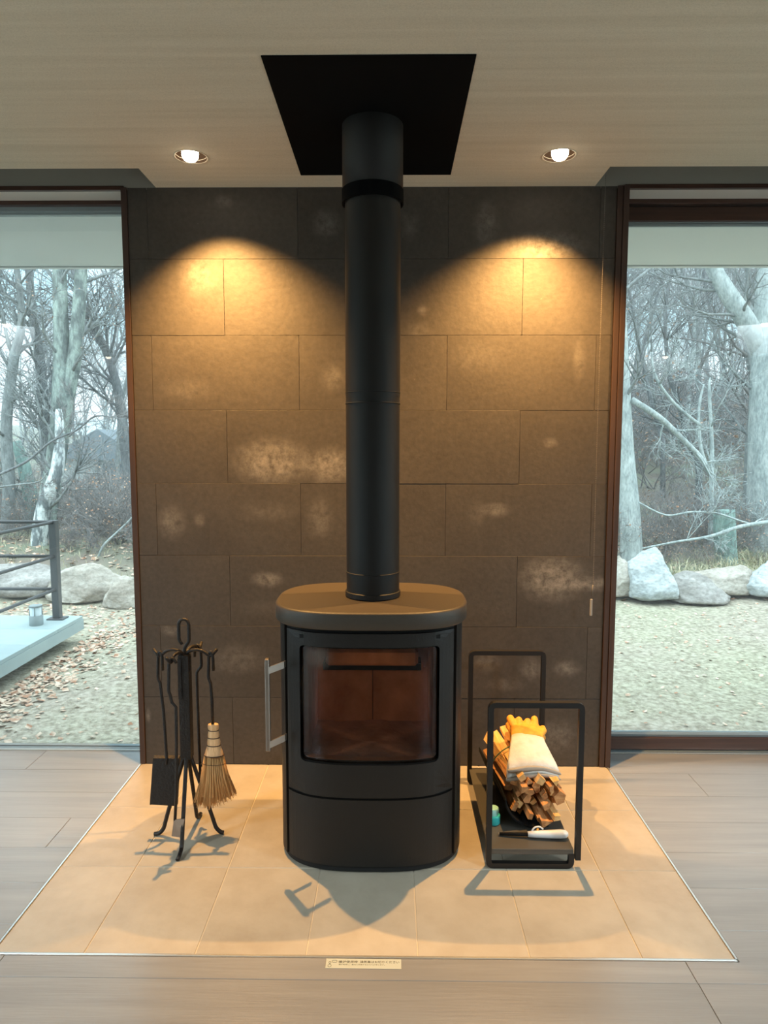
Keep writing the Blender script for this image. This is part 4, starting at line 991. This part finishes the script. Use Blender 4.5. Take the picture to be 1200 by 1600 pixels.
tree('fallen_branch', 'long pale fallen branch lying across the brush behind the boulder', [(line((1003, 857, 6.6), (1060, 846, 6.5), (1110, 838, 6.4), (1160, 822, 6.3), (1230, 812, 6.3)), [.012, .016, .022, .026, .03])], 7, m_barkpale, m_barkpale, extra=5, reach=.7, cat='branch')
tree('fallen_branch', 'thin crooked fallen branch above the long pale one', [(line((998, 785, 6.8), (1040, 805, 6.8), (1080, 800, 6.7), (1120, 802, 6.7), (1160, 815, 6.6), (1190, 822, 6.6)), [.012, .014, .014, .013, .012, .008])], 8, m_barkpale, m_barkgrey, extra=5, reach=.5, cat='branch')
tree('tree', 'lichen-covered twin trunk in the middle of the left window', [
    (line((62, 905, 8), (68, 840, 8), (78, 770, 8), (90, 700, 8), (97, 620, 8), (96, 540, 8), (93, 420, 8), (90, 280, 8)), [.17, .16, .15, .15, .15, .12, .10, .07]),
    (line((92, 690, 8), (104, 620, 8), (116, 560, 8), (122, 500, 8), (127, 420, 8), (135, 300, 8)), [.12, .12, .11, .10, .09, .06])], 9, m_barklichen, m_barkgrey, extra=16, leaves=260)
tree('tree', 'white-patched curving trunk low behind the deck railing', [(line((58, 890, 7.4), (62, 840, 7.4), (70, 790, 7.4), (88, 740, 7.4), (93, 690, 7.5), (92, 640, 7.6)), [.13, .12, .115, .10, .075, .05])], 10, m_barkwhite, m_barkgrey, extra=6)
tree('tree', 'dark crooked tree left of the lichen-covered trunk', [(line((78, 780, 11), (72, 700, 11), (68, 640, 11), (62, 560, 11), (52, 500, 11), (45, 420, 11), (38, 300, 11)), [.14, .12, .11, .10, .08, .07, .05])], 12, m_barkdark, m_barkdark, extra=26)
tree('tree', 'thin dark curved tree close to the left edge of the wall', [(line((205, 790, 10), (196, 700, 10), (186, 620, 10), (170, 560, 10), (150, 515, 10), (132, 480, 10), (100, 380, 10)), [.11, .10, .085, .075, .06, .05, .03])], 13, m_barkdark, m_barkdark, extra=26)
tree('tree', 'grey leaning tree at the far left behind the rails', [(line((10, 860, 9), (14, 760, 9), (10, 660, 9), (22, 560, 9), (34, 500, 9), (24, 400, 9)), [.12, .10, .09, .08, .06, .04])], 14, m_barkgrey, m_barkgrey, extra=24, leaves=220)
tree('tree', 'mossy green leaning stem behind the deck rails', [(line((55, 850, 9.5), (50, 790, 9.5), (38, 730, 9.5), (25, 690, 9.5)), [.14, .13, .11, .08])], 15, m_barkmoss, m_barkgrey, extra=6, leaves=250)
tree('tree_stump', 'short dark leaning stub above the broad tan rock', [(line((152, 875, 7), (146, 850, 7), (139, 825, 7)), [.055, .05, .045])], 16, m_barkdark, m_twig, extra=2, reach=.5, cat='stump')
tree('fallen_branch', 'long thin dark branch arching across the left window', [(line((-10, 745, 6.5), (40, 722, 6.5), (80, 690, 6.5), (120, 672, 6.5), (150, 650, 6.5), (190, 655, 6.5)), [.02, .018, .015, .012, .01, .006])], 17, m_barkdark, m_twig, extra=7, reach=.7, cat='branch')
tree('fallen_branch', 'second thin branch below the arching one at the left', [(line((-10, 762, 6.6), (30, 757, 6.6), (62, 752, 6.6), (75, 735, 6.6)), [.014, .013, .010, .006])], 18, m_barkgrey, m_twig, extra=4, reach=.4, cat='branch')
tree('sapling', 'pale bent sapling stem between the stub and the wall', [(line((150, 885, 6.4), (160, 855, 6.4), (185, 830, 6.4), (205, 810, 6.4), (220, 790, 6.4)), [.018, .017, .015, .012, .010])], 19, m_barkpale, m_twig, extra=6, reach=.6, cat='sapling')
# background wood: six kinds of bare tree, copied one by one
protos = []
for k in range(6):
    rr = random.Random(100+k); t = empty('tree', (0, 0, -50))
    a, b = MB(), MB(); hgt = rr.uniform(6.5, 9)
    grow(a, b, Vector((0, 0, -.2)), Vector((rr.uniform(-.08, .08), 0, 1)).normalized(), hgt, rr.uniform(.05, .085), 0, rr)
    a.build('trunk', (m_barkgrey, m_barkdark, m_barkpale)[k % 3], t); b.build('branches', (m_barkgrey, m_twig)[k % 2], t, kind='stuff'); protos.append(t)
rr = random.Random(5); used = set(); n_t = 0
spots = []
for i in range(250):
    y = 10+42*rr.random()**.75; side = 1 if rr.random() < .88 else -1
    u = rr.uniform(.12, .70); x = side*u*(y+2.8)
    if side < 0: x = -rr.uniform(.26, .66)*(y+2.8)
    if any((x-a)**2+(y-b)**2 < .8 for a, b in spots): continue
    spots.append((x, y))
for i in range(30): spots.append((rr.uniform(-4, 4), rr.uniform(10, 34)))

for i, (x, y) in enumerate(spots):
    k = i % 6; p = protos[k]
    loc = (x, y, gh(x, y)); s_ = rr.uniform(.7, 1.25); rz = rr.uniform(0, 6.28)
    if k not in used: o = p; o.location = loc; o.rotation_euler.z = rz; o.scale = (s_,)*3; used.add(k)
    else: o = dup(p, loc, rz, s_)
    kind_ = ('mid-grey', 'dark', 'pale')[k % 3]; sd_ = 'left' if x < 0 else 'right'; far_ = 'nearer' if y < 22 else 'farther'
    tag(o, '%s bare slender tree in the %s wood beyond the %s window' % (kind_, far_, sd_), 'tree', '%s %s background trees on the %s' % (kind_, far_, sd_))
# undergrowth: bare shrubs copied one by one
shr = []
for k in range(4):
    q = random.Random(300+k); t = empty('shrub', (0, 0, -50)); b = MB()
    for j in range(9):
        a = q.uniform(0, 2*PI); grow(b, b, Vector((q.uniform(-.1, .1), q.uniform(-.1, .1), -.05)), Vector((math.cos(a)*.7, math.sin(a)*.7, q.uniform(.4, 1.1))).normalized(), q.uniform(.6, 1.2), .008, 1, q)
    b.build('stems', m_twig, t, kind='stuff')
    lf = MB()
    for i in range(160 if k < 3 else 60):
        p = Vector(q.choice(b.v)); s_ = q.uniform(.02, .045); u = Vector((q.uniform(-1, 1), q.uniform(-1, 1), q.uniform(-1, .3))).normalized()*s_; v = u.orthogonal().normalized()*s_*.5
        lf.add([p, p+u*.5+v, p+u, p+u*.5-v], [(0, 1, 2, 3)])
    lf.build('leaves', m_redleaf, t, kind='stuff'); shr.append(t)
used = set()
for i in range(150):
    y = rr.uniform(6.2, 13) if i < 96 else rr.uniform(13, 36); left = i % 2 if i < 96 else i % 8 == 0
    x = (-rr.uniform(.24, .62) if left else rr.uniform(.14 if i % 4 == 2 else .30, .62))*(y+2.8)
    k = (i//2) % 4; loc = (x, y, gh(x, y)); s_ = rr.uniform(.45, .95)*(1 if y > 7 else .6)*(2.6 if i >= 96 else 1); rz = rr.uniform(0, 6.28)
    if k not in used: o = shr[k]; o.location = loc; o.rotation_euler.z = rz; o.scale = (s_,)*3; used.add(k)
    else: o = dup(shr[k], loc, rz, s_)
    if left: tag(o, 'leafless brown shrub in the undergrowth outside the left window', 'shrub', 'left undergrowth shrubs')
    else: tag(o, 'leafless brown shrub in the undergrowth outside the right window', 'shrub', 'right undergrowth shrubs')
# fallen leaves, dry grass
lf = MB(); q = random.Random(77)
def leaf(x, y, s_):
    z = gh(x, y)+.006; a = q.uniform(0, 6.28); u = Vector((math.cos(a), math.sin(a), q.uniform(-.3, .5)))*s_; v = Vector((-math.sin(a), math.cos(a), q.uniform(-.4, .4)))*s_*.5; p = Vector((x, y, z))
    lf.add([p, p+u*.5+v, p+u, p+u*.5-v], [(0, 1, 2), (0, 2, 3)])
for i in range(5200):
    leaf(-2.74+abs(q.gauss(0, .22)), q.uniform(.6, 3.6), q.uniform(.03, .065)) if i < 900 else None
    if 900 <= i < 1500: leaf(q.uniform(-4.8, -2.2), q.uniform(3.5, 4.7), q.uniform(.025, .055))
    if 1500 <= i < 2000: leaf(q.uniform(1.0, 4.4), q.uniform(.8, 4.9), q.uniform(.015, .045))
    if 2000 <= i < 2350: leaf(q.uniform(-2.6, -1.0), q.uniform(.6, 4.8), q.uniform(.015, .045))
    if i >= 2350: sd = q.choice((-1, 1)); yy = q.uniform(5.0, 12); leaf(sd*q.uniform(.28, .64)*(yy+2.8), yy, q.uniform(.04, .09))
tag(lf.build('fallen_leaves', m_leaf), 'dead leaves scattered over the lawn and the slope behind the rocks', 'leaves', kind='stuff')
gr = MB()
def blade(x, y, h, w):
    z = gh(x, y)-.01; a = q.uniform(0, 6.28); b = Vector((math.cos(a), math.sin(a), 0))*w; l = Vector((q.gauss(0, .5), q.gauss(0, .5), 0))*h; p = Vector((x, y, z))
    gr.add([p-b, p+b, p+b*.7+l*.4+Vector((0, 0, h*.6)), p-b*.7+l*.4+Vector((0, 0, h*.6)), p+l+Vector((0, 0, h*.8))], [(0, 1, 2, 3), (3, 2, 4)])
for i in range(1500):
    yy = q.uniform(5.5, 7.6); blade(q.uniform(.42, .64)*(yy+2.8), yy, q.uniform(.10, .28), .006)
for i in range(700):
    yy = q.uniform(5.4, 8.5); blade(-q.uniform(.30, .62)*(yy+2.8), yy, q.uniform(.06, .18), .005)
for i in range(9000):
    x = q.choice((-1, 1))*q.uniform(.9, 3.6); blade(x, q.uniform(.5, 4.9), q.uniform(.008, .022), .002) if not (x < -2.75) else None
tag(gr.build('dry_grass', m_drygrass), 'yellowed dry grass on the lawn and behind the rocks', 'grass', kind='stuff')
# evergreen sprig at the foot of the pale trunk
# ---- house far behind on the left
hs = empty('house', (-10.4, 23, -1.7), label='pale two-storey house seen far off through the left window\'s trees', cat='house')
def HS(o): return rel(o, hs)
HS(MB().box((-12.5, 23, -1.2), (-9.2, 28, 1.0)).build('walls', m_farwall, hs))
rf = MB().add([(-12.8, 22.6, .95), (-8.9, 22.6, .75), (-10.9, 22.6, 2.0), (-12.8, 28.4, .95), (-8.9, 28.4, .75), (-10.9, 28.4, 2.0)], [(0, 1, 2), (5, 4, 3), (0, 2, 5, 3), (2, 1, 4, 5), (0, 3, 4, 1)])
HS(recalc(rf.build('roof', m_farroof, hs)))
HS(MB().box((-13, 21.5, -1.45), (-8.2, 23, -1.0)).build('terrace', m_deck, hs))
for x0, z0, z1, w in ((-10.9, -.1, .7, .8), (-9.9, -.1, .7, .5), (-10.9, -.95, -.25, .9), (-9.75, -.75, -.35, .5)):
    f = HS(MB().box((x0, 22.95, z0), (x0+w, 23.0, z1)).build('window', m_farglass, hs))
HS(MB().box((-11.2, 22.9, -.22), (-9.1, 23.0, -.12)).box((-9.6, 22.4, -1.0), (-9.2, 22.5, -.75)).build('balcony_band', m_farwhite, hs))
for x in (-11.1, -10.0): HS(MB().box((x, 22.92, -1.0), (x+.09, 22.99, .9)).build('timber_post', m_farroof, hs))

# ---- thin morning mist in the wood (real volume, only outdoors)
mv = bpy.data.materials.new('mist'); mv.use_nodes = True; t = mv.node_tree; t.nodes.clear()
o_ = t.nodes.new('ShaderNodeOutputMaterial'); v_ = t.nodes.new('ShaderNodeVolumeScatter'); v_.inputs['Color'].default_value = (.86, .96, 1, 1); v_.inputs['Density'].default_value = .008; v_.inputs['Anisotropy'].default_value = .2
t.links.new(v_.outputs[0], o_.inputs['Volume'])
tag(MB().box((-60, 3.6, -3), (60, 110, 14)).build('mist', mv, kind='stuff'), 'thin pale mist hanging in the wood outside the windows', 'mist')
